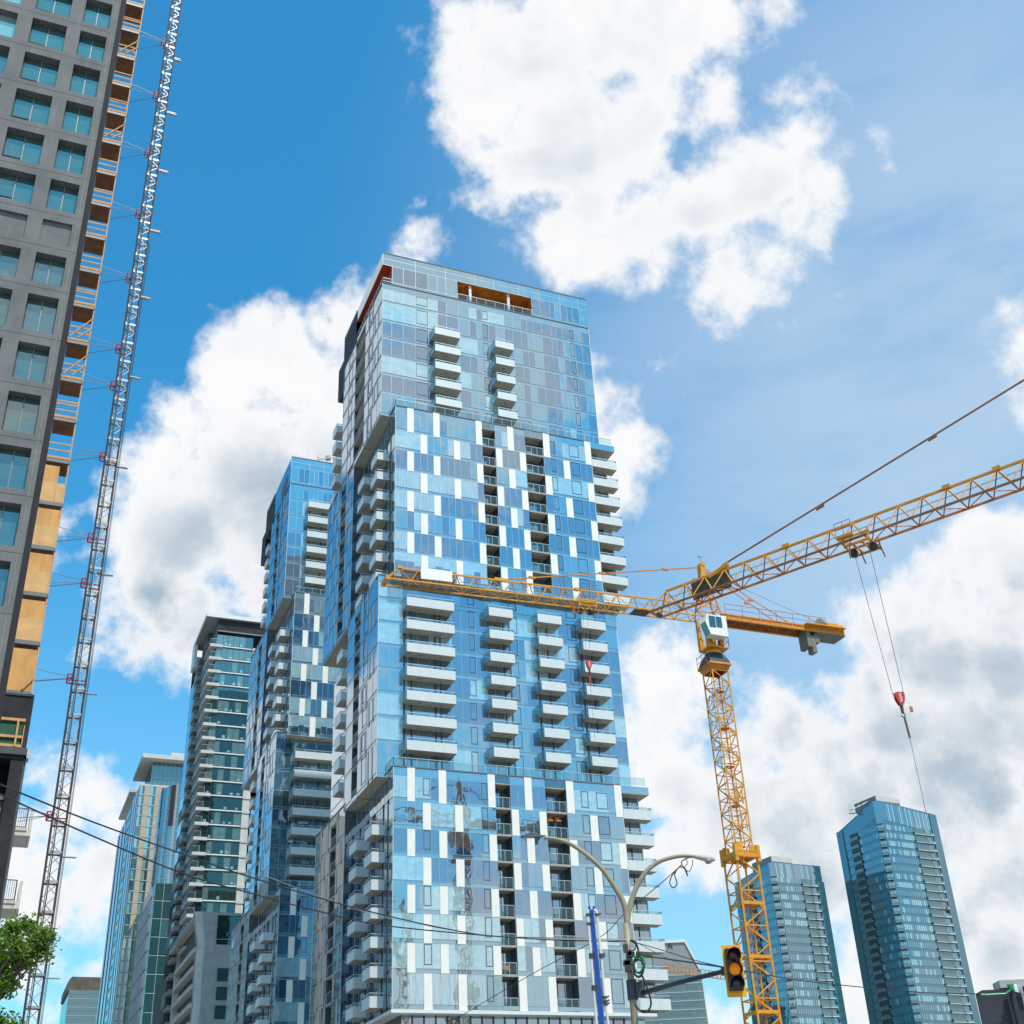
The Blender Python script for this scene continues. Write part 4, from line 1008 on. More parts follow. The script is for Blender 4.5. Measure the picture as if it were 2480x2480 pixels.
for i in range(7): m.obox(q+Vector((-5.5+i*1.0, 0, -1.2+i*.42)), Vector((.9, 0, .3)), Vector((0, .8, 0)), Vector((0, 0, .5)), 'white_slab' if i % 2 else 'galvanised')
m.obox(q+Vector((-6, 0, -2.2)), Vector((2.2, 0, 0)), Vector((0, 1, 0)), Vector((0, 0, .3)), 'galvanised'); m.bar(q+Vector((-6, 0, -2.2)), q+Vector((-6, 0, .6)), .1, 'galvanised'); m.bar(q+Vector((-6, 0, .6)), q+Vector((-3.5, 0, .3)), .08, 'galvanised'); m.bar(q+Vector((2, 0, 2)), q+Vector((2, 0, -1)), .2, 'galvanised')
m.build('window_cleaning_rig', ca)
cb, PB = condo('condo_tower', 'lower blue glass condominium tower behind the yellow crane mast', 87.0, 450, 22, 22.5, 111.0, (108.5, 0, 111.2, 105.3), 8, 22, False)

# ---------------------------------------------------------------- grey precast building, left edge, with its rear balconies
DG = 52.0; KG = DG/60
rg = root_grid('precast_building', 'tall dark grey precast building with square windows, cut by the left edge', 'building', -1.25, DG)
JG = [q*KG for q in (93.0, 89.75, 86.5, 83.25, 80.0, 76.75, 73.5, 70.2, 66.94, 63.57, 60.13, 56.75, 53.5, 50.9, 47.81, 44.36, 40.99, 37.56, 34.11, 30.75, 27.36, 23.9, 20.5)]
m = MB(True)
WC = [(-3.58, -1.92), (-6.55, -4.42), (-9.72, -7.45), (-12.7, -10.6), (-15.8, -13.6), (-19, -16.8)]
xe = [-1.25]
cols_ = []
for (a, b) in WC: cols_ += [(a*KG, b*KG)]
# the wall is built round real openings: piers between them, spandrels over and under them
for k in range(len(JG)-1):
    zt, zb = JG[k], JG[k+1]; h = zt-zb; blank = abs(zb-50.9*KG) < .1
    w0, w1 = zb+.36*KG, zt-.52*KG
    m.box(-22, -1.25, DG, DG+.50, zb+.012, w0, 'grey_precast'); m.box(-22, -1.25, DG, DG+.50, w1, zt-.012, 'grey_precast')
    x = -1.25
    for (a, b) in cols_:
        m.box(b, x, DG, DG+.50, w0, w1, 'grey_precast'); x = a
    m.box(-22, x, DG, DG+.50, w0, w1, 'grey_precast')
m.box(-22, -1.27, DG+.02, DG+.3, JG[-1], JG[0], 'joint') if False else None
m.box(-1.47, -1.445, DG-.012, DG, JG[-1], JG[0], 'caulk')
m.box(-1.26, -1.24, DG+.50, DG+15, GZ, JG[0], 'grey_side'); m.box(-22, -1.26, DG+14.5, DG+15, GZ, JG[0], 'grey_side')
for z in JG: m.box(-1.245, -1.235, DG+.3, DG+15, z-.03, z+.03, 'joint')
m.box(-22, -1.25, DG+.51, DG+1, GZ, JG[-1], 'grey_precast')
for i in range(6): m.box(-1.24, -1.19+.01*(i % 2), DG+1.2+i*2.1, DG+1.5+i*2.1, GZ, JG[0], 'fin_dark')
m.build('wall', rg)
jb = MB(True)
for z in JG: jb.box(-22, -1.25, DG+.03, DG+.2, z-.02, z+.02, 'joint')
jb.build('panel_joint', rg)
for k in range(len(JG)-1):
    zt, zb = JG[k], JG[k+1]; blank = abs(zb-50.9*KG) < .1
    w0, w1 = zb+.36*KG, zt-.52*KG
    for ci, (a, b) in enumerate(cols_[:4]):
        w = MB(True)
        if blank:
            w.quad([(a, DG+.16, w0), (b, DG+.16, w0), (b, DG+.16, w1), (a, DG+.16, w1)], 'grey_precast'); w.build('blind_panel', rg); continue
        mid_ = (a+b)/2
        for (p, q) in ((a, mid_), (mid_, b)):
            w.quad([(p, DG+.43, w0), (q, DG+.43, w0), (q, DG+.43, w1), (p, DG+.43, w1)], R3.choice(['glass_grey', 'glass_grey', 'glass_greypale' if ci == 2 else 'glass_grey']))
        w.box(mid_-.025, mid_+.025, DG+.36, DG+.43, w0, w1, 'grey_steel')
        for (p, q) in ((a, a+.04), (b-.04, b)): w.box(p, q, DG+.36, DG+.43, w0, w1, 'dark_reveal')
        w.box(a, b, DG+.37, DG+.43, w0, w0+.05, 'dark_reveal')
        if ci >= 1 and k < 12: w.box(a, mid_, DG+.38, DG+.43, w0+.45, w0+.52, 'dark_reveal'); w.quad([(a+.05, DG+.42, w0+.05), (mid_-.05, DG+.42, w0+.05), (mid_-.05, DG+.42, w0+.42), (a+.05, DG+.42, w0+.42)], 'glass_blind')
        w.build('window', rg)

# rear balconies under construction: a thing standing out from the building's flank
BP = 67.0; KP = BP/60
rp = root_grid('construction_balconies', 'stack of unfinished balconies with timber guard rails and plywood sheets on the grey building', 'balconies', -.6, BP)
lv = [26.15+2.955*k for k in range(23)]
AL0, AR0 = -1.24, .08
for k, z in enumerate(lv):
    top = z+2.955; b = MB(True)
    b.box(AL0, AR0, BP, BP+.08, z-.22, z+.02, 'grey_steel'); b.box(AL0, AR0, BP+.08, BP+1.75, z-.12, z, 'steel_deck')
    x = AL0+.08
    while x < AR0-.05: b.box(x, x+.07, BP+.1, BP+1.7, z-.18, z-.12, 'steel_deck'); x += .17
    s = b.build('balcony_deck', rp)
    closed = k < 5
    if closed:
        q = MB(True); q.box(AL0, AR0-.08, BP+.01, BP+.03, z+.02, z+1.3, 'plywood_pale' if k != 0 else 'plywood'); q.box(AL0, AR0-.08 if k < 4 else AL0+.75, BP+.015, BP+.035, z+1.3, top-.5, 'plywood')
        q.box(AR0-.06, AR0-.04, BP+.05, BP+1.7, z+.02, top-.5, 'plywood')
        if k == 4: q.box(AL0+.75, AL0+.82, BP, BP+.03, z+.1, top-.5, 'timber')
        q.build('plywood_sheet', s)
    q = MB(True)
    q.box(AR0-.07, AR0, BP-.03, BP+.04, z-.1, top-.35 if k != 7 else z+2.0, 'timber')
    if not closed:
        q.box(AL0, AR0, BP-.02, BP+.02, z+.02, z+.18, 'timber')
        for h in ((.62, 1.08) if k % 3 else (.55, 1.0, 1.2)): q.box(AL0, AR0-.03, BP-.02, BP+.02, z+h-.045, z+h+.045, 'timber')
        for h in (.6, 1.1): q.box(AR0-.05, AR0-.01, BP+.05, BP+1.7, z+h-.045, z+h+.045, 'timber')
    if k in (8, 14, 7, 17): q.bar((AL0+.1, BP-.05, z+.25), (AR0-.03, BP-.05, z+1.9), .04, 'timber'); q.bar((AL0+.6, BP-.05, z+.25), (AR0-.03, BP-.05, z+1.1), .04, 'timber')
    if k == 0: q.bar((AR0-.55, BP-.05, z+.1), (AR0-.05, BP-.05, z+.8), .05, 'timber')
    if k == 7: q.box(AR0-.07, AR0, BP-.03, BP+.04, z+1.9, z+3.2, 'timber')
    q.build('guard_rail', s)

# lower storeys of that corner
zA = zz(0, 1640, .18634)
rl = root_grid('podium_corner', 'dark lower corner of the grey building with green netting and timber rails', 'building', -.4, BP)
def PB_(x, y, B=BP, f=zA): w = atB(*f(x, y), B); return w.dot(AX), w.z
a_, zt = PB_(450, 225); _, zb = PB_(340, 950)
m = MB(True); m.box(-4, .22, BP, BP+4, zb-.1, 26.0, 'grey_side'); m.build('wall', rl)
m = MB(True); m.box(-1.4, .1, BP-.06, BP, 25.88, 26.0, 'dark_frame'); m.build('coping', rl)
_, r1z = PB_(200, 590); _, r2z = PB_(200, 800); _, r3z = PB_(200, 930)
q = MB(True)
for z in (r1z, r2z-.05, r3z): q.box(-4, -.02, BP-.5, BP-.45, z-.07, z+.07, 'timber')
q.box(-.42, -.32, BP-.56, BP-.5, r3z-.05, r1z, 'timber'); q.box(-.06, -.01, BP-.5, BP-.1, r3z, r1z-.3, 'timber')
q.build('guard_rail', rl)
q = MB(True); q.quad([(-4, BP-.4, r3z), (-.12, BP-.4, r3z), (-.12, BP-.4, r1z-.1), (-4, BP-.4, r1z-.1)], 'green_net'); q.build('netting', rl)
_, d0z = PB_(200, 960); _, d1z = PB_(200, 1070)
q = MB(True); q.box(-4, .30, BP-.55, BP+2, d0z-.35, d0z+.02, 'dark_panel'); q.box(-4, .18, BP-.45, BP+2, d1z-.1, d0z-.35, 'grey_side'); q.box(.3, .42, BP-.5, BP+.2, d0z-.5, d0z-.05, 'off_white'); q.build('beam', rl)
q = MB(True); q.box(-.42, .2, BP-.4, BP+.2, GZ, d1z-.1, 'grey_side'); q.box(.2, .32, BP-.3, BP+2, GZ, d1z-.1, 'dark_panel'); q.build('column', rl)
_, e0z = PB_(60, 1540); _, e1z = PB_(60, 1600)
q = MB(True); q.box(-4, -.42, BP+1.2, BP+1.3, e0z, d1z-.1, 'dark_reveal'); q.box(-4, -.42, BP-.1, BP+.1, e1z, e0z, 'grey_steel'); q.box(-4, -.42, BP+.1, BP+.2, GZ, e1z, 'concrete'); q.build('infill', rl)

# older apartment building behind with stained balconies
zB = zz(0, 1980, .25884)
ra = root_grid('apartment_building', 'pale apartment building with stained concrete balconies behind the tree', 'building', -1, 84)
BA = 84.
def QB(x, y): w = atB(*zB(x, y), BA); return w.dot(AX), w.z
m = MB(True); m.box(-8, -1.2, BA+2.6, BA+12, GZ, 30, 'pale_concrete'); m.build('wall', ra)
ax0, z0_ = QB(295, 0)
arx = 1.3
tz = [QB(270, 175)[1], QB(170, 858)[1], QB(60, 1610)[1]]
for z in tz:
    m = MB(True); m.box(-4, arx-.1, BA, BA+2.8, z-.0, z+.12, 'pale_concrete'); m.box(-4, arx-.12, BA-.1, BA, z, z+.38, 'off_white'); m.box(-4, arx-.2, BA-.16, BA-.1, z+.3, z+.5, 'off_white'); m.box(arx-.12, arx+.06, BA-.1, BA+2.8, z, z+1.7, 'off_white')
    o = m.build('balcony', ra); q = MB(True); x0 = .0
    q.bar((x0, BA-.05, z+1.75), (arx-.3, BA-.05, z+1.75), .03, 'dark_frame'); q.bar((x0, BA-.05, z+.55), (arx-.3, BA-.05, z+.55), .03, 'dark_frame')
    for i in range(9): xx = x0+(arx-.3-x0)*i/8; q.bar((xx, BA-.05, z+.5), (xx, BA-.05, z+1.75), .012 if i < 8 else .035, 'dark_frame')
    q.build('railing', o)

# ---------------------------------------------------------------- hoist mast tied to the building
rh = root_grid('hoist_mast', 'slender lattice hoist mast tied back to the grey building with magenta ties', 'mast', 2.4, 68)
ha, hb, hc, hd = 2.06, 2.76, 67.65, 68.35
def lattice(name, parent, x0, x1, y0, y1, z0, z1, step, rl, rb, ml, mb_, pat=0, xpat=False):
    m = MB(True)
    cs = [(x0, y0), (x1, y0), (x1, y1), (x0, y1)]
    for c in cs: m.bar((*c, z0), (*c, z1), rl, ml)
    n = max(1, round((z1-z0)/step)); st = (z1-z0)/n
    for i in range(n+1):
        z = z0+st*i
        for j in range(4):
            p, q = cs[j], cs[(j+1) % 4]
            if i % 2 == 0 or xpat: m.bar((*p, z), (*q, z), rb, mb_)
            if i < n:
                if (i+j) % 2 == 0: m.bar((*p, z), (*q, z+st), rb, mb_)
                else: m.bar((*q, z), (*p, z+st), rb, mb_)
    return m
m = lattice('mast', rh, ha, hb, hc, hd, GZ, 90, .75, .045, .022, 'mast_dark', 'galvanised')
for k in range(61):
    z = GZ+1.5*k; m.box(ha, hb, hc-.03, hc+.02, z-.09, z+.03, 'galvanised'); m.box(ha, hb, hd-.02, hd+.03, z-.05, z+.05, 'mast_dark')
m.bar((ha+.24, hc-.06, GZ), (ha+.24, hc-.06, 90), .028, 'mast_dark'); m.bar((ha+.16, hc-.05, GZ), (ha+.16, hc-.05, 90), .018, 'rope')
m.build('mast', rh)
q = MB(True); q.bar((hb+.12, 68, GZ), (hb+.12, 68, 60), .012, 'cable_black'); q.bar((hb+.17, 68.1, GZ), (hb+.17, 68.1, 60), .012, 'cable_black'); q.build('cable', rh)
tz_ = [97.5-3.75, 85.8, 79.92, 74.04, 68.17, 62.28, 56.45, 50.5, 47.53, 42.16, 36.44, 33.45, 27.49, 19.76]
for z in tz_:
    q = MB(True); e = AR0 if z > 22 else .4
    for (pa, pb_, qa, qb) in ((e, 67.6, ha-.3, 67.8), (e, 69.4, ha-.3, 68.2)): q.bar((pa, pb_, z+.25), (qa, qb, z+.1), .018, 'grey_steel')
    q.bar((e, 67.3, z-.55), (ha-.3, 67.8, z-.02), .018, 'grey_steel')
    for yy in (67.72, 68.28):
        q.bar((ha-.3, yy, z+.2), (ha+.0, yy, z+.2), .035, 'magenta_steel'); q.bar((ha-.3, yy, z-.12), (hb+.0, yy, z-.12), .035, 'magenta_steel'); q.bar((ha-.3, yy, z+.2), (ha-.3, yy, z-.12), .035, 'magenta_steel'); q.bar((ha-.3, yy, z-.1), (ha, yy, z+.2), .025, 'magenta_steel')
    q.bar((ha-.3, 67.72, z+.2), (ha-.3, 68.28, z+.2), .035, 'magenta_steel')
    q.build('wall_tie', rh)
for (x, y) in ((435, 148), (424, 279), (404, 419), (385, 564), (361, 725), (335, 918), (305, 1134), (270, 1394), (231, 1682), (180, 2077), (140, 2370)):
    w = atB(x, y, 68); a_, z = w.dot(AX), w.z; q = MB(True)
    q.box(hb, a_+.1, 67.9, 68.1, z-.02, z+.02, 'galvanised'); q.box(hb, a_, 67.7, 67.75, z-.12, z-.08, 'galvanised') if y < 1000 else None
    q.build('landing_arm', rh)

# ---------------------------------------------------------------- tower crane standing before the glass tower
r1c = root_grid('tower_crane', 'yellow tower crane with white cab, its jib reaching left across the glass tower', 'crane', 54.05, 84.05, 'yellow tower cranes')
Y_ = 'crane_yellow'
XC, YC = 54.05, 84.05
m = lattice('mast', r1c, XC-.95, XC+.95, YC-.95, YC+.95, GZ, 24.6, 1.32, .085, .05, Y_, Y_)
for z in (21.06, 17.1, 13.2, 9.3, 5.4): m.box(XC-.95, XC+.95, YC-1.0, YC-.9, z-.14, z+.1, Y_); m.box(XC-1.0, XC-.9, YC-.95, YC+.95, z-.14, z+.1, Y_); m.box(XC+.9, XC+1.0, YC-.95, YC+.95, z-.14, z+.1, Y_); m.box(XC-.4, XC+.9, YC-.6, YC+.6, z-.05, z, 'crane_orange')
for i in range(18):
    z = GZ+1+i*1.32; m.bar((XC+.1, YC+.3, z), (XC+.1, YC+.3, z+1.32), .03, 'crane_orange'); m.bar((XC+.5, YC+.3, z), (XC+.5, YC+.3, z+1.32), .03, 'crane_orange')
    for j in range(4): m.bar((XC+.1, YC+.3, z+j*.33), (XC+.5, YC+.3, z+j*.33), .015, 'crane_orange')
m.bar((XC-.5, YC, GZ), (XC-.5, YC, 40), .02, 'cable_black'); m.bar((XC-.4, YC-.1, GZ), (XC-.4, YC-.1, 40), .015, 'cable_black')
m.build('mast', r1c)
m = MB(True)
for s_ in (-1, 1):
    m.box(XC-1.08, XC+1.08, YC+s_*1.0-.12, YC+s_*1.0+.12, 24.6, 24.95, Y_); m.box(XC+s_*1.0-.12, XC+s_*1.0+.12, YC-1.0, YC+1.0, 24.6, 24.95, Y_)
    m.box(XC-1.12, XC+1.12, YC+s_*1.0-.16, YC+s_*1.0+.16, 24.5, 24.6, 'crane_orange'); m.box(XC-1.08, XC+1.08, YC+s_*1.0-.14, YC+s_*1.0+.14, 24.95, 25.05, Y_)
    m.box(XC-.9, XC-.3, YC+s_*1.0-.05, YC+s_*1.0+.05, 24.95, 25.7, Y_); m.box(XC+.3, XC+1.0, YC+s_*1.0-.05, YC+s_*1.0+.05, 24.95, 25.5, Y_)
    for t_ in (-1, 1): m.box(XC+s_*1.0-.15, XC+s_*1.0+.15, YC+t_*1.0-.15, YC+t_*1.0+.15, 24.2, 25.5, Y_)
m.build('climbing_collar', r1c)
m = lattice('m', r1c, XC-.76, XC+.76, YC-.76, YC+.76, 25.0, 40.4, 1.1, .065, .035, Y_, Y_, xpat=True)
for i in range(13):
    z = 25.6+i*1.1
    for j in range(3): m.bar((XC+.1+R3.uniform(-.15, .15), YC+.2, z+j*.35), (XC+.6, YC+.35, z+j*.35+R3.uniform(-.1, .3)), .03, Y_)
    m.bar((XC-.1, YC+.2, z), (XC-.1, YC+.2, z+1.1), .03, 'crane_orange'); m.bar((XC+.5, YC-.1, z), (XC+.5, YC-.1, z+1.1), .04, Y_); m.box(XC-.2, XC+.6, YC-.2, YC+.5, z-.03, z, 'crane_orange') if i % 3 == 0 else None
m.build('inner_mast', r1c)
# lettering boards fixed along two faces of the inner mast: white and yellow strokes, end on from here
q = MB(True)
zc_ = 37.6; n = 14
for i in range(n):
    a0, a1 = 2*math.pi*i/n, 2*math.pi*(i+1)/n
    q.bar((XC-.82, YC+.42*math.cos(a0), zc_+.62*math.sin(a0)), (XC-.82, YC+.42*math.cos(a1), zc_+.62*math.sin(a1)), .09, 'banner_white')
for (y0, z0, y1, z1) in ((-.4, 36.5, -.4, 35.2), (.4, 36.6, .4, 35.0), (-.4, 35.8, .4, 36.2), (-.35, 34.6, .35, 34.5), (.35, 34.5, .35, 33.6), (-.35, 33.7, .35, 33.6), (-.35, 32.9, -.35, 31.9), (-.35, 32.9, .35, 32.4), (.35, 32.4, -.3, 31.9)):
    q.bar((XC-.82, YC+y0, z0), (XC-.82, YC+y1, z1), .09, 'banner_white')
q.build('white_lettering', r1c)
q = MB(True)
for (x0, z0, x1, z1) in ((-.1, 30.3, -.1, 28.9), (-.1, 30.3, .45, 28.9), (.45, 30.3, .45, 28.9), (0, 33.2, .5, 33.2), (.5, 33.2, .5, 32.1), (0, 32.1, .5, 32.1), (0, 35.4, .5, 34.6), (0, 36.8, 0, 35.9), (.5, 36.8, .5, 35.9), (.0, 36.8, .5, 36.8), (.1, 28.2, .1, 26.9), (.5, 28.2, .5, 26.7)):
    q.bar((XC+x0, YC-.82, z0), (XC+x1, YC-.82, z1), .05, 'crane_yellow')
q.build('yellow_lettering', r1c)
m = MB()
# slewing platform: inverted pyramid with a dark tarpaulin skirt
def ringq(h, s, x=XC, y=YC): return [G(x-s, y-s, h), G(x+s, y-s, h), G(x+s, y+s, h), G(x-s, y+s, h)]
def skirt(mb, r0, r1, mt_):
    for j in range(4): mb.quad([r0[j], r0[(j+1) % 4], r1[(j+1) % 4], r1[j]], mt_)
A0, A1 = ringq(40.35, .76), ringq(40.95, 1.02)
skirt(m, A0, A1, 'crane_orange'); m.quad(A1, 'crane_orange'); skirt(m, ringq(40.88, 1.07), ringq(41.05, 1.07), Y_); m.build('slewing_platform', r1c)
m = MB(); skirt(m, ringq(41.04, 1.02), ringq(41.45, .9), 'tarp'); skirt(m, ringq(41.45, .9), ringq(42.05, .62), 'tarp'); m.quad(ringq(42.05, .62), 'tarp'); m.build('tarpaulin_skirt', r1c)
m = MB(True); m.lathe(G(XC, YC, 42.1), (0, 0, 1), [(0, .72), (.25, .72), (.25, .62), (.45, .62)], Y_, 20)
m.box(XC-.8, XC+1.15, YC-.9, YC+.75, 42.5, 42.65, Y_)
for (x, y) in ((-.7, -.6), (.7, -.6), (-.7, .7), (.7, .7)): m.box(XC+x-.14, XC+x+.14, YC+y-.14, YC+y+.14, 42.6, 45.5, Y_)
for s_ in (-.6, .7):
    m.prism([(XC-.8, YC+s_, 42.65), (XC-.1, YC+s_, 42.65), (XC-.5, YC+s_, 44.6)], BX*.08, Y_); m.prism([(XC+.2, YC+s_, 42.65), (XC+.8, YC+s_, 42.65), (XC+.6, YC+s_, 44.6)], BX*.08, Y_)
m.lathe(G(XC+.5, YC-.9, 42.7), (0, 0, 1), [(0, .2), (.9, .2), (.9, .14), (1.3, .14)], Y_, 12)
railing_ = []
for (p, q_) in (((XC+1.15, YC-.9), (XC+1.15, YC+.75)), ((XC+.3, YC-.9), (XC+1.15, YC-.9))):
    for h in (.5, 1.0): m.bar((*p, 42.65+h), (*q_, 42.65+h), .025, 'crane_rust')
    m.bar((*p, 42.65), (*p, 43.65), .03, 'crane_rust'); m.bar((*q_, 42.65), (*q_, 43.65), .03, 'crane_rust')
for zq in (40.9, 41.4, 41.9): m.bar((XC-1.2, YC-.8, zq), (XC-1.2, YC+.8, zq), .02, 'crane_rust')
for yq in (-.8, 0, .8): m.bar((XC-1.2, YC+yq, 40.9), (XC-1.2, YC+yq, 42.1), .02, 'crane_rust')
m.build('turntable', r1c)
# cab hung on the near side, looking along the jib
m = MB()
c0, c1, cb0, cb1 = XC-1.25, XC+.62, YC-1.85, YC-.95
prof = [(c0+.15, 43.15), (c1, 43.1), (c1, 45.05), (c0, 45.0), (c0-.25, 44.35)]
m.prism([G(x, cb0, z) for x, z in prof], BX*(cb1-cb0), 'cab_white'); cab = m.build('cab', r1c)
w = MB(True)
w.quad([(c0-.26, cb0+.08, 44.30), (c0-.26, cb1-.08, 44.30), (c0-.03, cb1-.08, 44.92), (c0-.03, cb0+.08, 44.92)][::-1], 'cab_glass')
w.quad([(c0+.10, cb0+.08, 43.2), (c0+.10, cb1-.08, 43.2), (c0-.27, cb1-.08, 44.25), (c0-.27, cb0+.08, 44.25)][::-1], 'cab_glass'); w.build('windscreen', cab)
for (x0, x1, z0, z1) in ((c0+.15, c0+.72, 43.85, 44.85), (c0+.85, c0+1.35, 44.42, 44.85), (c0+.85, c0+1.35, 43.9, 44.34)):
    w = MB(True); w.quad([(x0, cb0-.012, z0), (x1, cb0-.012, z0), (x1, cb0-.012, z1), (x0, cb0-.012, z1)], 'cab_glass')
    for (p0, p1, q0, q1) in ((x0-.03, x0, z0, z1), (x1, x1+.03, z0, z1), (x0-.03, x1+.03, z0-.03, z0), (x0-.03, x1+.03, z1, z1+.03)): w.box(p0, p1, cb0-.02, cb0, q0, q1, 'dark_frame')
    w.build('window', cab)
# tower head
m = MB(True); HT = 50.3
for (x, y) in ((-1.0, -.6), (1.1, -.6), (-1.0, .6), (1.1, .6)):
    m.bar((XC+x, YC+y, 45.5), (XC+x*.12, YC+y*.35, HT), .08, 'crane_orange')
for i in range(4):
    f0, f1 = i/5, (i+1)/5
    def hp(sx, sy, f): return (XC+sx*(1-.88*f), YC+sy*(1-.65*f), 45.5+(HT-45.5)*f)
    for (p, q_) in (((-1, -.6), (1.1, -.6)), ((-1, .6), (1.1, .6)), ((-1, -.6), (-1, .6)), ((1.1, -.6), (1.1, .6))):
        m.bar(hp(*p, f0), hp(*q_, f1), .035, Y_); m.bar(hp(*p, f1), hp(*q_, f1), .035, Y_)
m.box(XC-.25, XC+.25, YC-.3, YC+.3, HT-.7, HT+.5, Y_); m.lathe(G(XC, YC-.35, HT+.55), BX, [(0, .22), (.7, .22)], Y_, 14)
for z in (.2, .6, 1.0): m.bar((XC-1.3, YC-.6, HT-2.3+z), (XC-.3, YC-.6, HT-2.3+z), .02, 'crane_rust'); m.bar((XC-1.3, YC-.6, HT-2.3+z), (XC-1.3, YC+.5, HT-2.3+z), .02, 'crane_rust')
for x in (-1.3, -.8): m.bar((XC+x, YC-.6, HT-2.3), (XC+x, YC-.6, HT-1.2), .02, 'crane_rust')
m.box(XC-1.3, XC-.3, YC-.6, YC+.5, HT-2.35, HT-2.3, 'crane_rust')
m.build('tower_head', r1c)
q = MB(True); q.bar((XC, YC, HT+.6), (XC, YC, HT+1.4), .015, 'dark_frame'); q.bar((XC-.2, YC, HT+1.4), (XC+.2, YC, HT+1.4), .02, 'dark_frame'); q.bar((XC-.25, YC, HT+1.5), (XC, YC, HT+1.25), .02, 'dark_frame'); q.build('wind_gauge', r1c)
def jib(name, parent, p0, d, L_, w_, h, zb, step, rch, rbr, m1, m2, start=1.3):
    """triangular lattice: two lower chords and one upper; p0 = tip on the near chord's line, d = unit direction (grid)"""
    mb = MB(True); nx = (-d[1], d[0])
    def Q(s, t_, z): return (p0[0]+d[0]*s+nx[0]*t_, p0[1]+d[1]*s+nx[1]*t_, z)
    mb.bar(Q(0, 0, zb), Q(L_, 0, zb), rch, m1); mb.bar(Q(0, w_, zb), Q(L_, w_, zb), rch, m1); mb.bar(Q(start, w_/2, zb+h), Q(L_, w_/2, zb+h), rch*1.1, m1)
    n = int((L_-start)/step)
    for e in (0, w_): mb.bar(Q(0, e, zb), Q(start, w_/2, zb+h), rch*.8, m1)
    mb.box(*sorted((Q(0, -.1, 0)[0], Q(.3, w_+.1, 0)[0])), *sorted((Q(0, -.1, 0)[1], Q(.3, w_+.1, 0)[1])), zb-.12, zb+.25, m1) if abs(d[0]) > .98 else None
    for i in range(n+1):
        s = start+i*step
        for e in (0, w_):
            mb.bar(Q(s, w_/2, zb+h), Q(s+step/2, e, zb), rbr, m2)
            if i: mb.bar(Q(s, w_/2, zb+h), Q(s-step/2, e, zb), rbr, m2)
        mb.bar(Q(s+step/2, 0, zb), Q(s+step/2, w_, zb), rbr*.8, m2)
        if i: mb.bar(Q(s-step/2, 0 if i % 2 else w_, zb), Q(s+step/2, w_ if i % 2 else 0, zb), rbr*.6, m2)
    return mb, Q
ang_ = math.atan2(-(YC-85.4), XC-24.8)  # jib bears slightly away from the street grid
d1 = Vector((XC-24.9, (YC-.62)-84.55)); LJ = d1.length; d1.normalize(); d1 = (d1.x, d1.y)
mb, Q1 = jib('jib', r1c, (24.9, 84.55), d1, LJ-.7, 1.25, 1.38, 45.45, 1.60, .062, .033, Y_, 'crane_yellow')
for s_ in (1.3, 5.6, 12.0, 16.8): mb.box(Q1(s_, .5, 0)[0]-.2, Q1(s_, .5, 0)[0]+.2, Q1(s_, .62, 0)[1]-.14, Q1(s_, .62, 0)[1]+.14, 46.75, 46.98, Y_)
for i in range(14): s_ = .3+i*2.1; mb.bar(Q1(s_, .2, 46.0), Q1(s_+2.1, .3, 46.0), .01, 'rope')
mb.build('jib', r1c)
q = MB(True); a0, a1 = Q1(2.9, -.05, 0), Q1(5.55, -.05, 0)
q.quad([(*a0[:2], 45.75), (*a1[:2], 45.78), (*a1[:2], 46.72), (*a0[:2], 46.78)], 'banner_white'); q.build('white_banner', r1c)
q = MB(True); a0, a1 = Q1(1.45, .68, 0), Q1(6, .68, 0); q.quad([(*a0[:2], 45.5), (*a1[:2], 45.5), (*a1[:2], 46.7), (*a0[:2], 46.7)], 'crane_brown'); q.build('banner_back', r1c)
# trolley and hook
st = 42.3-24.9
def trolley(parent, Q, s, zb, w_, flip=False):
    t = MB(True)
    for e in (-.15, w_+.15):
        for k in (-.75, .75):
            t.bar(Q(s+k, e, zb-.15), Q(s+k, e, zb+.55), .05, Y_); t.bar(Q(s+k, e, zb-.15), Q(s+k, e, zb-.55), .05, Y_)
        t.bar(Q(s-.8, e, zb+.1), Q(s+.8, e, zb+.1), .06, Y_); t.bar(Q(s-.8, e, zb-.35), Q(s+.8, e, zb-.35), .07, Y_)
    for k in (-.8, 0, .8): t.bar(Q(s+k, -.15, zb-.35), Q(s+k, w_+.15, zb-.35), .06, Y_)
    for k in (-.8, .8):
        t.bar(Q(s+k, w_/2, zb-.35), Q(s+k*1.1, w_/2, zb-1.3), .035, 'crane_rust'); t.bar(Q(s+k, -.15, zb-.35), Q(s+k*1.15, -.15, zb-1.2), .035, 'crane_rust')
        for e in (w_/2-.1,): c = Q(s+k*.55, e, zb-.62); t.lathe(G(*c), Vector(G(*Q(0, 1, 0))-G(*Q(0, 0, 0))), [(0, .26), (.16, .26)], 'lamp_dark', 16)
    for k in (-.7, .3):
        for hh in (.5, 1.1, 1.6): t.bar(Q(s+k, -.2, zb+hh), Q(s+k+.9, -.2, zb+hh), .02, 'crane_rust')
        t.bar(Q(s+k, -.2, zb), Q(s+k, -.2, zb+1.6), .02, 'crane_rust')
    for yy in range(4): t.bar(Q(s-.6, -.3+yy*.2, zb-.1), Q(s+.6, -.3+yy*.2, zb-.1), .04, Y_)
    t.build('trolley', parent)
trolley(r1c, Q1, st, 45.45, 1.25)
mt_ = MB(True); c = Q1(st+5.3, .6, 45.6); mt_.lathe(G(*c), AX, [(0, .18), (.15, .3), (.5, .3), (.55, .2), (1.3, .2)], Y_, 14); mt_.box(c[0]-.9, c[0]+.6, c[1]-.5, c[1]+.5, 45.28, 45.38, 'crane_brown'); mt_.build('winch_motor', r1c)
hk = G(*Q1(st, .62, 0))
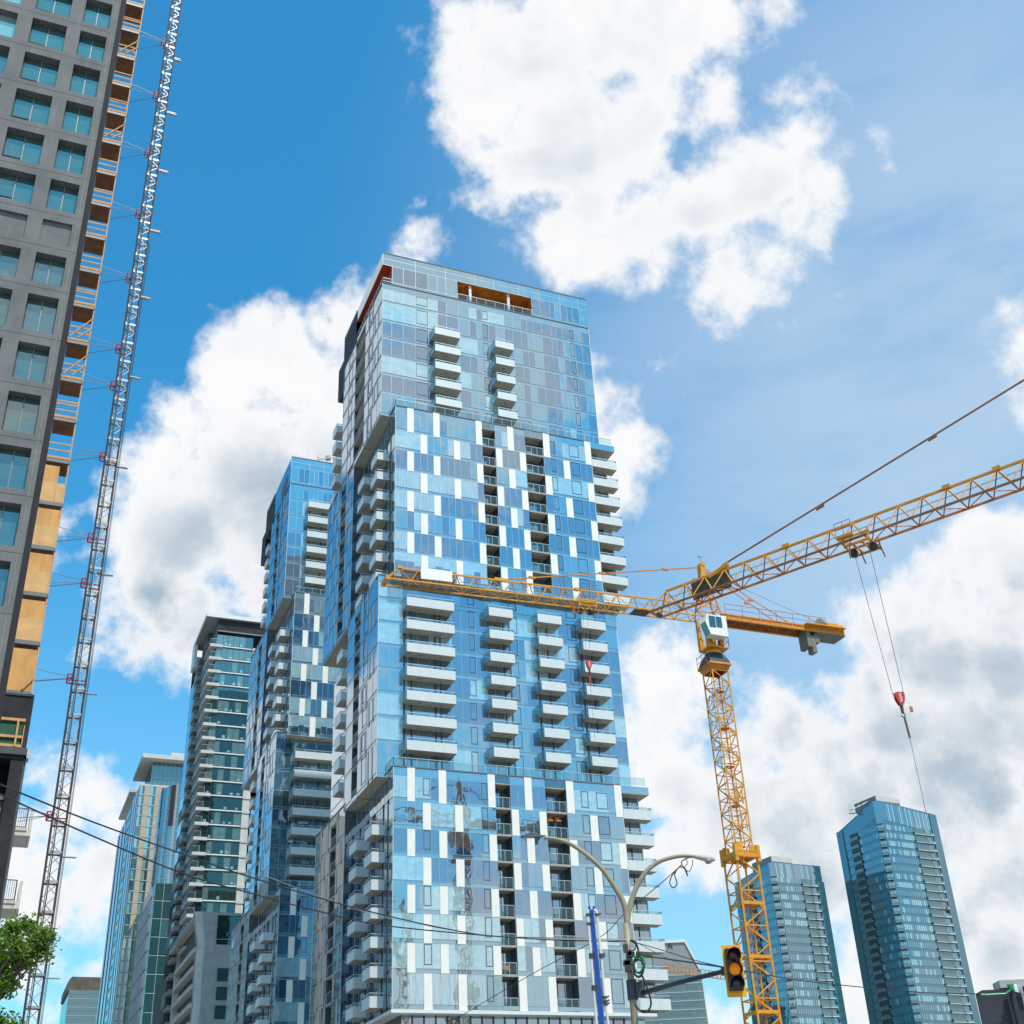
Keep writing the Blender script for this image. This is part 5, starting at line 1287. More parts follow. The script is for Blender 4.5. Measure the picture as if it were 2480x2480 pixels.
def hook(parent, x, y, zt, sc=1):
    h = MB(); ex, ey = AX, BX; c = Vector((x, y, zt))
    pr = [(-.36, 0), (.36, 0), (.42, -.3), (.36, -.75), (.16, -1.2), (-.16, -1.2), (-.36, -.75), (-.42, -.3)]
    for e in (-.17, .11): h.prism([c+ex*u+Vector((0, 0, v))+ey*e for u, v in pr], ey*.06, 'hook_red')
    h.lathe(c+Vector((0, 0, -.4))-ey*.1, ey, [(0, .27), (.2, .27)], 'hook_dark', 18)
    for i in range(5): h.obox(c+ex*(-.12)-ey*.18+Vector((0, 0, -.95+i*.17)), ex*.24+Vector((0, 0, .12)), ey*.008, Vector((0, 0, .07)), 'stripe_white')
    h.v = [c+(v-c)*sc for v in h.v]; o = h.build('hook_block', parent); k = MB()
    k.lathe(c+Vector((0, 0, -1.2)), (0, 0, -1), [(0, .17), (.35, .15), (.75, .12), (.8, .07)], 'hook_dark', 12)
    n = 9; cc = c+Vector((0, 0, -2.15)); pts = [cc+ex*(.17*math.sin(t_))+Vector((0, 0, .17*math.cos(t_))) for t_ in [i*1.55*math.pi/n for i in range(n+1)]]
    k.tube(pts, [.05]*n+[.02], 'hook_dark', 8); k.v = [c+(v-c)*sc for v in k.v]; k.build('hook', o); return o
hook(r1c, hk.x, hk.y, 40.35, .58)
q = MB()
for k in (-.3, .3): q.bar(hk+AX*k*.6+Vector((0, 0, 44.8)), hk+AX*k*.6+Vector((0, 0, 40.3)), .012, 'rope')
q.bar(hk+Vector((0, 0, 39.0)), hk+Vector((.0, 0, 38.2)), .07, 'hook_red'); q.bar(hk+Vector((0, 0, 38.2)), hk+Vector((.0, 0, 33.5)), .014, 'rope'); q.build('hoist_rope', r1c)
# pendants
q = MB(True); at = Q1(34.63-24.9, .62, 46.85); hd_ = (XC-.2, YC, HT+.3)
q.bar(at, hd_, .05, 'crane_orange'); q.box(at[0]-.3, at[0]+.9, at[1]-.1, at[1]+.1, 46.75, 47.02, Y_)
for f in (.16, .5, .82): c = [at[i]+(hd_[i]-at[i])*f for i in range(3)]; q.box(c[0]-.3, c[0]+.3, c[1]-.08, c[1]+.08, c[2]-.08, c[2]+.1, 'crane_orange')
q.build('jib_pendant', r1c)
# counter jib
xe_ = 67.7; ys = (YC-.75, YC+.75)
m = MB(True)
for y in ys:
    m.box(XC+.9, xe_, y-.1, y+.1, 45.35, 45.43, Y_); m.box(XC+.9, xe_, y-.04, y+.04, 45.43, 45.77, 'crane_orange'); m.box(XC+.9, xe_, y-.1, y+.1, 45.77, 45.85, Y_)
    x = XC+1.5
    while x < xe_: m.box(x, x+.08, y-.09, y+.09, 45.43, 45.77, Y_); x += 1.1
x = XC+1.2
while x < xe_-.5: m.bar((x, ys[0], 45.45), (x+1.4, ys[1], 45.45), .04, 'crane_rust'); m.bar((x+1.4, ys[0], 45.45), (x+1.4, ys[1], 45.45), .04, 'crane_rust'); x += 1.4
m.box(XC+1.2, xe_-4.2, ys[0]+.1, ys[1]-.1, 45.72, 45.76, 'crane_rust')
m.box(xe_-4.2, xe_, ys[0]-.5, ys[1]+.5, 45.85, 45.95, Y_); m.box(xe_-3.0, xe_, ys[0]-.1, ys[1]+.1, 45.2, 45.32, 'weight_concrete')
m.build('counter_jib', r1c)
q = MB(True)
for y in (ys[0]-.12, ys[1]+.12):
    for h in (.45, .95): q.bar((XC+1.3, y, 45.85+h), (xe_-1.8, y, 45.85+h), .02, 'crane_rust')
    x = XC+1.3
    while x < xe_-1.8: q.bar((x, y, 45.85), (x, y, 46.8), .022, 'crane_rust'); x += 1.75
q.build('walkway_railing', r1c)
for (x, z0, z1) in ((63.7, 43.9, 45.7), (64.15, 43.4, 45.0), (64.6, 44.4, 45.7)):
    q = MB(True); q.box(x, x+.42, ys[0]+.12, ys[1]-.12 if x != 64.15 else ys[1]-.6, z0, z1, 'weight_concrete'); q.build('counterweight', r1c)
q = MB(True); q.lathe(G(65.6, YC-.5, 46.45), BX, [(0, .5), (.05, .5), (.05, .34), (.95, .34), (.95, .5), (1, .5)], 'weight_concrete', 16); q.box(66.1, 67.3, YC-.7, YC-.1, 45.95, 46.5, Y_); q.box(66.1, 66.8, YC+.0, YC+.6, 46.0, 46.8, 'galvanised'); q.lathe(G(67.3, YC-.4, 46.3), AX, [(0, .28), (.6, .28)], Y_, 12); q.build('hoist_winch', r1c)
for y in (YC-.5, YC+.5):
    q = MB(True); q.bar((XC+.2, y*.3+YC*.7, HT+.2), (62.2, y, 45.95), .035, 'crane_orange')
    q.box(58.3, 58.8, (y*.3+YC*.7+y)/2-.06, (y*.3+YC*.7+y)/2+.06, 47.75, 47.95, 'crane_orange'); q.build('counter_pendant', r1c)
q = MB(True); q.bar((XC+.3, YC, HT), (65.6, YC, 46.8), .012, 'cable_black'); q.build('luffing_rope', r1c)

# ---------------------------------------------------------------- second crane: jib crossing in from the right
ZB2 = 38.0
t0 = ray(1500+.3106*240, 1250+.3106*745); t0 = t0*(ZB2/t0.z); t1 = ray(2479, 1156.6); t1 = t1*(ZB2/t1.z)
dw = Vector((t1.x-t0.x, t1.y-t0.y, 0)).normalized(); nw_ = Vector((-dw.y, dw.x, 0))
rb_ = t0+dw*46; yaw2 = math.atan2(dw.y, dw.x)
r2c = thing('tower_crane', 'weathered yellow crane jib crossing the sky from the right with a red hook block', 'crane', (rb_.x, rb_.y, GZ), yaw2, 'yellow tower cranes')
O_ = MB()
def Q2(s, t_, z): return t0.to_2d().to_tuple() and (t0.x+dw.x*s+nw_.x*t_, t0.y+dw.y*s+nw_.y*t_, z)
LJ2 = 46; w2 = 1.35; h2 = 1.5; st2 = 1.62
m2_ = 'crane_orange'
O_.bar(Q2(0, 0, ZB2), Q2(LJ2, 0, ZB2), .075, 'crane_rust'); O_.bar(Q2(.2, w2, ZB2), Q2(LJ2, w2, ZB2), .075, 'crane_orange'); O_.bar(Q2(1.1, w2/2, ZB2+h2), Q2(LJ2, w2/2, ZB2+h2), .085, Y_)
for e in (0, w2): O_.bar(Q2(0, e, ZB2), Q2(1.1, w2/2, ZB2+h2), .05, Y_)
O_.bar(Q2(0, 0, ZB2), Q2(0, w2, ZB2), .09, 'crane_orange'); O_.lathe(Vector(Q2(.3, w2*.4, ZB2-.1)), nw_, [(0, .16), (.4, .16)], 'crane_brown', 12)
for i in range(28):
    s = 1.1+i*st2
    for e, mm in ((0, Y_), (w2, 'crane_rust')):
        O_.bar(Q2(s, w2/2, ZB2+h2), Q2(s+st2/2, e, ZB2), .045, mm)
        if i: O_.bar(Q2(s, w2/2, ZB2+h2), Q2(s-st2/2, e, ZB2), .045 if e == 0 else .035, mm)
    if i: O_.bar(Q2(s-st2/2, 0 if i % 2 else w2, ZB2), Q2(s+st2/2, w2 if i % 2 else 0, ZB2), .028, m2_)
    O_.bar(Q2(s+st2/2, 0, ZB2), Q2(s+st2/2, w2, ZB2), .03, m2_)
    if i in (6, 13, 15): O_.box(0, 0, 0, 0, 0, 0, Y_) if False else O_.obox(Vector(Q2(s-.25, w2/2-.13, ZB2+h2-.05)), dw*.5, nw_*.26, Vector((0, 0, .28)), Y_)
    O_.bar(Q2(s, w2*.35, ZB2+.75), Q2(s+st2, w2*.35, ZB2+.75), .01, 'rope'); O_.bar(Q2(s, w2*.6, ZB2+1.0), Q2(s+st2, w2*.6, ZB2+1.0), .01, 'rope')
O_.build('jib', r2c)
q = MB(); q.quad([Q2(3.2, w2*.56, ZB2+.05), Q2(6.3, w2*.56, ZB2+.05), Q2(6.3, w2*.5, ZB2+h2-.12), Q2(3.2, w2*.5, ZB2+h2-.12)], 'crane_brown'); q.build('banner_back', r2c)
# trolley: where the ropes hang in the photograph
tp = ray(1880+.3106*650, 860+.3106*1440); tp = tp*(ZB2/tp.z); sT = (tp-t0).dot(dw)
t = MB()
for e in (-.2, w2+.2):
    for k in (-.85, .85): t.bar(Q2(sT+k, e, ZB2-.6), Q2(sT+k, e, ZB2+.35), .055, Y_)
    t.bar(Q2(sT-.95, e, ZB2+.12), Q2(sT+.95, e, ZB2+.12), .07, Y_); t.bar(Q2(sT-.9, e, ZB2-.45), Q2(sT+.9, e, ZB2-.45), .08, Y_)
for k in (-.85, -.3, .3, .85): t.bar(Q2(sT+k, -.2, ZB2-.45), Q2(sT+k, w2+.2, ZB2-.45), .06, Y_)
for k in (-.6, .75):
    t.lathe(Vector(Q2(sT+k, w2*.3, ZB2-.75)), nw_, [(0, .3), (.18, .3)], 'lamp_dark', 18)
    t.bar(Q2(sT+k-.1, w2*.2, ZB2-.4), Q2(sT+k-.2, w2*.2, ZB2-1.15), .04, 'crane_rust'); t.bar(Q2(sT+k+.25, w2*.8, ZB2-.4), Q2(sT+k+.45, w2*.8, ZB2-1.45), .04, 'crane_rust')
t.obox(Vector(Q2(sT-1.1, -.75, ZB2+.0)), dw*1.1, nw_*.5, Vector((0, 0, .12)), Y_)
for k in (-1.1, -.55, 0): t.bar(Q2(sT+k, -.7, ZB2+.1), Q2(sT+k, -.7, ZB2+1.1), .02, 'crane_rust')
for hh in (.6, 1.1): t.bar(Q2(sT-1.1, -.7, ZB2+hh), Q2(sT, -.7, ZB2+hh), .02, 'crane_rust')
t.build('trolley', r2c)
hp = atY(2050+.1812*695, 1600+.1812*425, Vector(Q2(sT, w2*.5, 0)).y)
hk2 = Vector((hp.x, hp.y, 0)); zt2 = hp.z
c = Vector((hp.x, hp.y, zt2)); AXs, BXs = AX, BX
AX, BX = (AX*.9+BX*-.3).normalized(), BX
hook(r2c, c.x, c.y, zt2, .68); AX, BX = AXs, BXs
q = MB()
for k in (-.36, .30): q.bar(c+dw*k+Vector((0, 0, -.1)), Vector(Q2(sT+k*1.6, w2*.4, ZB2-.75)), .016, 'rope')
q.build('hoist_rope', r2c)
q = MB(); q.bar(c+Vector((.04, 0, -1.58)), c+Vector((.10, 0, -2.9)), .06, 'hook_dark'); q.bar(c+Vector((.1, 0, -2.9)), c+Vector((.12, 0, -12.8)), .014, 'rope'); q.lathe(c+Vector((.12, 0, -12.8)), (0, 0, -1), [(0, .04), (.2, .12), (.35, .05)], 'hook_dark', 10)
q.build('sling', r2c)
q = MB(); q.bar(c+Vector((.4, 0, -.3)), c+Vector((.55, 0, -.9)), .015, 'stripe_white'); q.obox(c+Vector((.5, 0, -1.25)), Vector((.16, 0, 0)), Vector((0, .12, 0)), Vector((0, 0, .32)), 'crane_orange'); q.build('tag_block', r2c)
# pendant rising to the crane's own head, out of the picture
pa = Vector(Q2(0, w2/2, ZB2+h2)); pe = ray(2479.5, 920.6); s_end = None
nn = nw_; kk = (pa.dot(nn))/(pe.dot(nn)); pe = pe*kk
ps = ray(1748.5, 1369.6); ps = ps*(pa.dot(nn)/ps.dot(nn)); dirp = (pe-ps).normalized(); sE = (LJ2-(ps-t0).dot(dw))/dirp.dot(dw); pE = ps+dirp*sE
q = MB(); q.bar(ps, pE, .055, 'crane_rust')
for (x, y) in ((1986, 1228), (2258, 1060)):
    w = ray(x, y); w = w*(pa.dot(nn)/w.dot(nn)); q.obox(w-dirp*.3-nn*.08+Vector((0, 0, -.09)), dirp*.6, nn*.16, Vector((0, 0, .18)), 'crane_rust')
cb_ = Vector((ps.x, ps.y, ZB2+h2))-dw*1.1; q.obox(cb_-nn*.1, ps+dw*.5-cb_+Vector((0, 0, .1)), nn*.2, Vector((0, 0, -.28)), Y_)
q.build('jib_pendant', r2c)
m = MB(); B0 = Vector((rb_.x, rb_.y, 0))
for k in range(30):
    z = GZ+k*1.35
    for (sx, sy, ux, uy) in ((-.9, -.9, .9, -.9), (.9, -.9, .9, .9), (.9, .9, -.9, .9), (-.9, .9, -.9, -.9)): m.bar(B0+dw*sx+nw_*sy+Vector((0, 0, z)), B0+dw*ux+nw_*uy+Vector((0, 0, z+1.35)), .05, Y_)
for sx in (-.9, .9):
    for sy in (-.9, .9): m.bar(B0+dw*sx+nw_*sy+Vector((0, 0, GZ)), B0+dw*sx+nw_*sy+Vector((0, 0, 39.5)), .09, Y_); m.bar(B0+dw*sx+nw_*sy+Vector((0, 0, 39.5)), Vector((pE.x, pE.y, pE.z+.3)), .09, Y_)
m.build('mast', r2c)

# distant orange crane before the slanted office tower
rp5 = zz(1500, 2120, .18638)
p0, p1, p2 = atY(*rp5(560, 1150), 330), atY(*rp5(1372, 1268), 330), atY(*rp5(1372, 1348), 330)
ro = thing('tower_crane', 'small distant orange crane jib in front of the slanted office tower', 'crane', (p0.x-14, 330, GZ))
zbj = (atY(*rp5(700, 1260), 330)).z; m = MB()
pts_t = [atY(*rp5(560+812*i/16, 1150+118*i/16), 330) for i in range(17)]; pts_b = [atY(*rp5(560+812*i/16, 1240+112*i/16), 330) for i in range(17)]
for i in range(17):
    if i < 16: m.bar(pts_t[i], pts_t[i+1], .10, 'crane_orange'); m.bar(pts_b[i], pts_b[i+1], .12, 'crane_orange'); m.bar(pts_b[i]+Vector((0, 1.4, .2)), pts_b[i+1]+Vector((0, 1.4, .2)), .10, 'crane_orange'); m.bar(pts_b[i], pts_t[i+1], .06, 'crane_orange'); m.bar(pts_t[i], pts_b[i], .06, 'crane_orange'); m.bar(pts_t[i], pts_b[i]+Vector((0, 1.4, .2)), .06, 'crane_orange')
e0 = pts_b[-1]; e1 = atY(*zz(1240, 1950, .3416)(1508, 1232), 330); f1 = atY(*zz(1240, 1950, .3416)(1508, 1205), 330)
m.bar(e0, e1, .1, 'crane_orange'); m.bar(pts_t[-1], f1, .08, 'crane_orange')
for i in range(6): a = e0.lerp(e1, i/5); b = pts_t[-1].lerp(f1, i/5); m.bar(a, b, .05, 'crane_orange'); m.bar(a, pts_t[-1].lerp(f1, min(1, (i+1)/5)), .05, 'crane_orange')
m.bar(pts_b[0], Vector((p0.x-14, 330, pts_b[0].z+2)), .12, 'crane_orange'); m.build('jib', ro)
m = MB(); m.obox(Vector((p0.x-15, 329, GZ)), Vector((2, 0, 0)), Vector((0, 2, 0)), Vector((0, 0, pts_b[0].z+5-GZ)), 'crane_orange'); m.build('mast', ro)

# little roof crane arm on the second glass tower
pq = atB(*zz(580, 1100, .20703)(1035, 50), 172); m = MB(); o0 = atB(*zz(580, 1100, .20703)(918, 58), 172); o1 = atB(*zz(580, 1100, .20703)(1100, 38), 172)
m.bar(o0, o1, .12, 'galvanised'); m.obox(pq-Vector((.4, .3, .25)), Vector((.8, 0, 0)), Vector((0, .6, 0)), Vector((0, 0, .7)), 'galvanised'); m.bar(o0-Vector((0, 0, .3)), o0+Vector((0, 0, .5)), .1, 'galvanised'); m.bar(pq, Vector((pq.x, pq.y, 109.9)), .03, 'galvanised'); m.bar(o1, Vector((o1.x+.6, o1.y+1, 109.9)), .12, 'galvanised')
tag(m.build('roof_hoist', None), 'tiny grey hoist arm sticking up from the second glass tower roof', 'hoist')

# ---------------------------------------------------------------- street lamp with two arms
R5 = zz(1240, 1950, .34161); R6z = zz(1400, 2180, .15528)
YL = 38.0
def L5(x, y, Y=YL): return atY(*R5(x, y), Y)
jn = L5(815, 790); base = L5(862, 1551)
rs = thing('street_lamp', 'weathered beige street lamp with two curved arms, foreground right of centre', 'street lamp', (base.x, YL, GZ))
bx = (jn.x+base.x)/2
q = MB(); q.tube([(bx, YL, GZ), (bx, YL, 3), (bx, YL, base.z), (bx, YL, (jn.z+base.z)/2), (bx, YL, jn.z-.2)], [.13, .12, .105, .10, .10], 'pole_beige', 14); q.build('pole', rs, smooth=True)
def spl(pts, n=4):
    out = []
    for i in range(len(pts)-1):
        p0 = pts[max(i-1, 0)]; p1 = pts[i]; p2 = pts[i+1]; p3 = pts[min(i+2, len(pts)-1)]
        for k in range(n):
            t_ = k/n; out.append(.5*((2*p1)+(p2-p0)*t_+(2*p0-5*p1+4*p2-p3)*t_*t_+(3*p1-3*p2+p3-p0)*t_**3))
    return out+[pts[-1]]
armL = spl([Vector((bx, YL, L5(820, 900).z)), L5(812, 790), L5(790, 690), L5(740, 600), L5(660, 478), L5(580, 395), L5(500, 330), L5(400, 268), L5(300, 238), L5(225, 232)])
armR = spl([Vector((bx, YL, L5(820, 900).z)), L5(822, 790), L5(838, 710), L5(862, 630), L5(905, 540), L5(962, 460), L5(1040, 402), L5(1130, 372), L5(1210, 360), L5(1295, 364)])
for a in (armL, armR):
    q = MB(); n = len(a); q.tube(a, [.092-.04*i/n for i in range(n)], 'pole_beige', 12); q.build('arm', rs, smooth=True)
# left head: flat dark modern lamp; right head: beige cobra head
hL = L5(150, 222); q = MB(); ex = Vector((1, 0, 0))
prof = [(-.95, .04, .05), (-.9, .13, .18), (-.5, .19, .22), (0, .20, .22), (.45, .17, .17), (.75, .12, .1), (.95, .08, .06)]
for i in range(len(prof)-1):
    (x0, h0, w0), (x1, h1, w1) = prof[i], prof[i+1]
    k = len(q.v); z0 = -.03*x0
    for (x, h, w) in (prof[i], prof[i+1]):
        for (yy, zz_) in ((-w, -h*.35), (-w*.7, h*.6), (w*.7, h*.6), (w, -h*.35)): q.v.append(hL+Vector((x*.98, yy, zz_-.02*x))*.42)
    for j in range(4): q.f.append((k+j, k+(j+1) % 4, k+4+(j+1) % 4, k+4+j)); q.mi.append(q.mid('lamp_dark'))
q.obox(hL+Vector((.16, -.02, .03)), Vector((.05, 0, 0)), Vector((0, .05, 0)), Vector((0, 0, .10)), 'lamp_dark'); q.obox(hL+Vector((-.25, -.06, .035)), Vector((.25, 0, 0)), Vector((0, .12, 0)), Vector((0, 0, .035)), 'lamp_dark')
hd = q.build('lamp_head', rs, label='flat dark lamp head'); q = MB(); q.obox(hL+Vector((-.3, -.07, -.035)), Vector((.32, 0, -.005)), Vector((0, .14, 0)), Vector((0, 0, .01)), 'lens_clear'); q.build('lens', hd)
hR = L5(1292, 364); q = MB(); tip = L5(1424, 385); d = (tip-hR).normalized()
q.lathe(hR, d, [(0, .035), (.03, .06), (.2, .085), (.38, .10), (.5, .10), (.6, .06), (.64, .02)], 'lamp_beige', 16); o = q.build('lamp_head', rs, smooth=True, label='beige rounded lamp head')
q = MB(); q.lathe(hR+d*.42+Vector((0, 0, -.03)), (0, 0, -1), [(0, .11), (.06, .11), (.11, .08), (.13, .02)], 'lens_clear', 16); q.build('lens', o, smooth=True)
# boxes, brackets and clamps on the pole
q = MB()
for (x, y, w, h) in ((805, 1015, .14, .22), (822, 1140, .2, .34), (832, 1050, .12, .12), (840, 1060, .24, .14), (812, 1120, .2, .12)): p = L5(x, y, YL-.12); q.obox(p-Vector((w/2, .08, h/2)), Vector((w, 0, 0)), Vector((0, .16, 0)), Vector((0, 0, h)), 'coupling')
q.build('bracket', rs)
q = MB(); p = L5(846, 1325); q.lathe(Vector((bx, YL, p.z-.22)), (0, 0, 1), [(0, .15), (.55, .15)], 'coupling', 14); q.obox(Vector((bx+.1, YL-.15, p.z-.15)), Vector((.25, 0, 0)), Vector((0, .3, 0)), Vector((0, 0, .4)), 'coupling'); q.build('arm_clamp', rs)

# ---------------------------------------------------------------- traffic signal on its arm
YS = 31.0
def S5(x, y, Y=YS): return atY(*R5(x, y), Y)
cC = (S5(1492, 992)+S5(1628, 992)+S5(1660, 1360)+S5(1522, 1360))/4
Wd = (S5(1628, 992)-S5(1492, 992)).length; Hd = (S5(1492, 992)-S5(1522, 1360)).z
rt = thing('traffic_light', 'yellow framed traffic light showing amber, hung on a dark arm', 'traffic light', (cC.x, YS, GZ))
fy = math.radians(3.5)   # it faces the street, a little towards the lens
vx = Vector((math.cos(fy), math.sin(fy), 0)); vy = Vector((-math.sin(fy), math.cos(fy), 0)); vz = Vector((0, 0, 1))
q = MB(); q.obox(cC-vx*Wd/2-vz*Hd/2, vx*Wd, vy*.03, vz*Hd, 'signal_yellow'); q.build('backboard', rt)
cH = cC-vx*.01+vz*.02; hw, hh = Wd*.36, Hd*.405
q = MB(); q.obox(cH-vx*hw-vz*hh-vy*.12, vx*2*hw, vy*.12, vz*2*hh, 'signal_black'); hs_ = q.build('housing', rt)
for i, mm in enumerate(('red_lens', 'amber_lens', 'green_lens')):
    lc = cH+vz*(hh*2/3)*(1-i)-vy*.12; r = .14
    q = MB(); q.lathe(lc, -vy, [(0, r), (.02, r*.97), (.05, r*.6), (.06, 0.01)], mm, 22); q.build('lens', hs_, smooth=True)
    q = MB(); n = 18; k = len(q.v); rr = r*1.14
    a_s = [math.radians(-25+230*j/n) for j in range(n+1)]
    for rad_ in (rr, rr+.012):
        for a in a_s: q.v.append(lc+vx*(rad_*math.cos(a))+vz*(rad_*math.sin(a)))
        for a in a_s: dep = .05+.19*max(0, math.sin(a)*.6+.4); q.v.append(lc-vy*dep+vx*(rad_*math.cos(a))+vz*(rad_*math.sin(a)-.03))
    for s0 in (0, 2*(n+1)):
        for j in range(n): q.f.append((k+s0+j, k+s0+j+1, k+s0+n+2+j, k+s0+n+1+j)); q.mi.append(q.mid('signal_black'))
    q.build('visor', hs_)
am = MB(); a0 = Vector((bx+.3, YL-.2, L5(890, 1332, YL-.2).z)); a1 = S5(1500, 1178, YS+.15)
am.tube([a0, a0.lerp(a1, .5)+Vector((0, 0, .02)), a1], [.075, .065, .055], 'lamp_dark', 12); am.lathe(a1+Vector((-.05, .05, 0)), (1, 0, 0), [(0, .09), (.25, .09)], 'coupling', 12); am.build('arm', rt, smooth=True)

# ---------------------------------------------------------------- blue concrete pump boom with white pipes
YB = 34.0
def B6(x, y, Y=YB): return atY(*R6z(x, y), Y)
bt, bb = (B6(178, 160)+B6(248, 160))/2, (B6(330, 1932)+B6(420, 1932))/2
rb2 = thing('pump_boom', 'bright blue concrete pump boom carrying two white pipes', 'pump boom', (bb.x+.2, YB, GZ))
fd = (bb-bt).normalized(); foot = bt+fd*((bt.z-GZ)/-fd.z)
w0 = (B6(248, 160)-B6(178, 160)).length; w1 = (B6(420, 1932)-B6(330, 1932)).length
q = MB(); k = 0; ex = Vector((1, 0, 0)); ey = Vector((0, 1, 0))
c = [bt-ex*w0/2-ey*.12, bt+ex*w0/4-ey*.12, bt+ex*w0/2+ey*.10, bt-ex*w0/2+ey*.15]
wf = w1*1.7; dd = [foot-ex*wf/2-ey*.3, foot+ex*wf/5-ey*.3, foot+ex*wf/2+ey*.3, foot-ex*wf/2+ey*.3]
q.v += c+dd; q.f += [(0, 3, 2, 1), (4, 5, 6, 7)]+[(i, (i+1) % 4, 4+(i+1) % 4, 4+i) for i in range(4)]; q.mi += [q.mid('blue_paint')]*6
for s in (-1, 1): q.obox(bt+ex*(s*w0/2-.03)-ey*.06, ex*.06, ey*.1, Vector((0, 0, .1)), 'blue_paint')
q.build('boom', rb2)
for side, ctrl in (('l', [(178, 168), (162, 172), (148, 195), (146, 235), (163, 380), (200, 850), (240, 1350), (288, 1932)]), ('r', [(246, 160), (268, 160), (286, 178), (294, 225), (320, 500), (360, 880), (418, 1540), (470, 1932)])):
    pts = [B6(x, y, YB-.15) for x, y in ctrl]; last = pts[-1]+(pts[-1]-pts[-2]).normalized()*0; dn = (pts[-1]-pts[-3]).normalized()
    pts.append(pts[-1]+dn*((pts[-1].z-GZ)/-dn.z*.98)); pp = spl(pts[:5], 4)+pts[5:]
    q = MB(); q.tube(pp, .034, 'pipe_white', 10); o = q.build('pipe', rb2, smooth=True)
    for (x, y) in (((150, 230), (163, 370), (200, 850), (203, 890), (240, 1350), (243, 1390)) if side == 'l' else ((293, 230), (358, 855), (362, 890), (416, 1520), (425, 1580), (430, 1625))):
        p = B6(x, y, YB-.15); q = MB(); q.lathe(p+Vector((0, 0, -.03)), (0, 0, 1), [(0, .055), (.06, .055)], 'coupling', 12); q.obox(p+Vector((.04, -.03, -.02)), Vector((.07, 0, .03)), Vector((0, .05, 0)), Vector((0, 0, .04)), 'coupling'); q.build('coupling', o)

# ---------------------------------------------------------------- overhead wires and the green coil
def wire(label, pts, r, mtl='cable_black', grp='overhead wires'):
    p = [atY(x, y, Y) for x, y, Y in pts]; q = MB(); q.tube(spl(p, 5), r, mtl, 5); o = q.build('overhead_wire', None); return tag(o, label, 'wire', grp)
wire('upper dark wire sagging from the left edge past the towers to the lamp pole', [(-60, 1874, 22), (0, 1900, 22.5), (220, 1989, 25), (450, 2071, 28), (640, 2135, 30), (900, 2209, 33), (1150, 2262, 36), (1300, 2271, 37), (1518, 2276, 38)], .018)
wire('lower dark wire sagging from the left edge across the concrete building', [(-60, 1898, 22), (0, 1924, 22.5), (220, 2023, 25), (450, 2118, 28), (640, 2172, 30), (780, 2209, 32), (950, 2244, 34), (1305, 2275, 37), (1516, 2279, 37.9)], .018)
wire('thin pale wire between the two dark wires', [(640, 2120, 30), (800, 2180, 32), (950, 2225, 34), (1210, 2268, 36.5), (1517, 2276, 37.8)], .008, 'galvanised')
wire('wire running diagonally up from the podium to the right lamp arm', [(1100, 2470, 52), (1290, 2358, 48), (1450, 2272, 44), (1512, 2213, 42), (1600, 2140, 40), (1650, 2095, 38.6)], .014)
wire('wire from the lamp pole down to the top of the traffic light arm', [(1524, 2278, 38), (1600, 2300, 35), (1680, 2325, 33), (1753, 2342, 31.2)], .012)
wire('wire from the green coil out past the traffic light to the far right', [(1540, 2312, 37.6), (1640, 2326, 34), (1755, 2343, 31.2), (1805, 2352, 36), (1950, 2376, 48), (2100, 2392, 56), (2240, 2404, 60), (2372, 2407, 62)], .02)
wire('short green wire slanting from the lamp pole behind the balconies', [(1545, 2284, 37.8), (1610, 2318, 37.2), (1650, 2334, 37)], .012, 'cable_green')
q = MB()
tang = [(1650, 2095), (1640, 2105), (1628, 2120), (1622, 2138), (1630, 2150), (1640, 2140), (1634, 2118), (1645, 2100), (1660, 2105), (1665, 2122), (1660, 2108), (1650, 2088), (1662, 2080), (1672, 2075)]
q.tube(spl([atY(x, y, 37.9) for x, y in tang], 3), .018, 'cable_black', 5); q.tube(spl([atY(x, y, 37.9) for x, y in ((1658, 2077), (1666, 2090), (1658, 2100), (1668, 2112), (1676, 2098), (1678, 2082))], 3), .012, 'cable_black', 5)
tag(q.build('cable_tangle', None), 'tangle of black wire ends hanging under the right lamp arm', 'wire')
for (cxp, cyp, rx, ry, mm, n_, lab) in ((948, 1000, 88, 128, 'cable_green', 5, 'bright green'), (945, 1060, 92, 138, 'cable_black', 3, 'black')):
    q = MB()
    for j in range(n_):
        pts = []
        for i in range(21):
            a = 2*math.pi*i/20; jr = 1+.06*math.sin(j*2.1)
            pts.append(atY(*R6z(cxp+(j-2)*3+rx*jr*math.cos(a)*(.95 if math.sin(a) < 0 else .85), cyp+ry*jr*math.sin(a)+(j-2)*3), 37.6+.03*j))
        q.tube(pts, .028, mm, 6)
    if mm == 'cable_black': q.tube(spl([atY(*R6z(x, y), 37.6) for x, y in ((950, 860), (935, 760), (900, 660), (850, 625), (815, 630))], 4), .03, mm, 6); q.tube(spl([atY(*R6z(x, y), 37.6) for x, y in ((1000, 1180), (1040, 1280), (1100, 1430), (1138, 1600), (1110, 1700), (1040, 1750), (960, 1720), (900, 1650), (870, 1625))], 4), .03, mm, 6); q.tube(spl([atY(*R6z(x, y), 37.7) for x, y in ((830, 640), (890, 680), (900, 740), (860, 790), (800, 780))], 4), .018, mm, 6)
    tag(q.build('cable_coil', None), lab+' loops of cable coiled beside the lamp pole', 'cable coil', 'cable coils on the lamp pole')

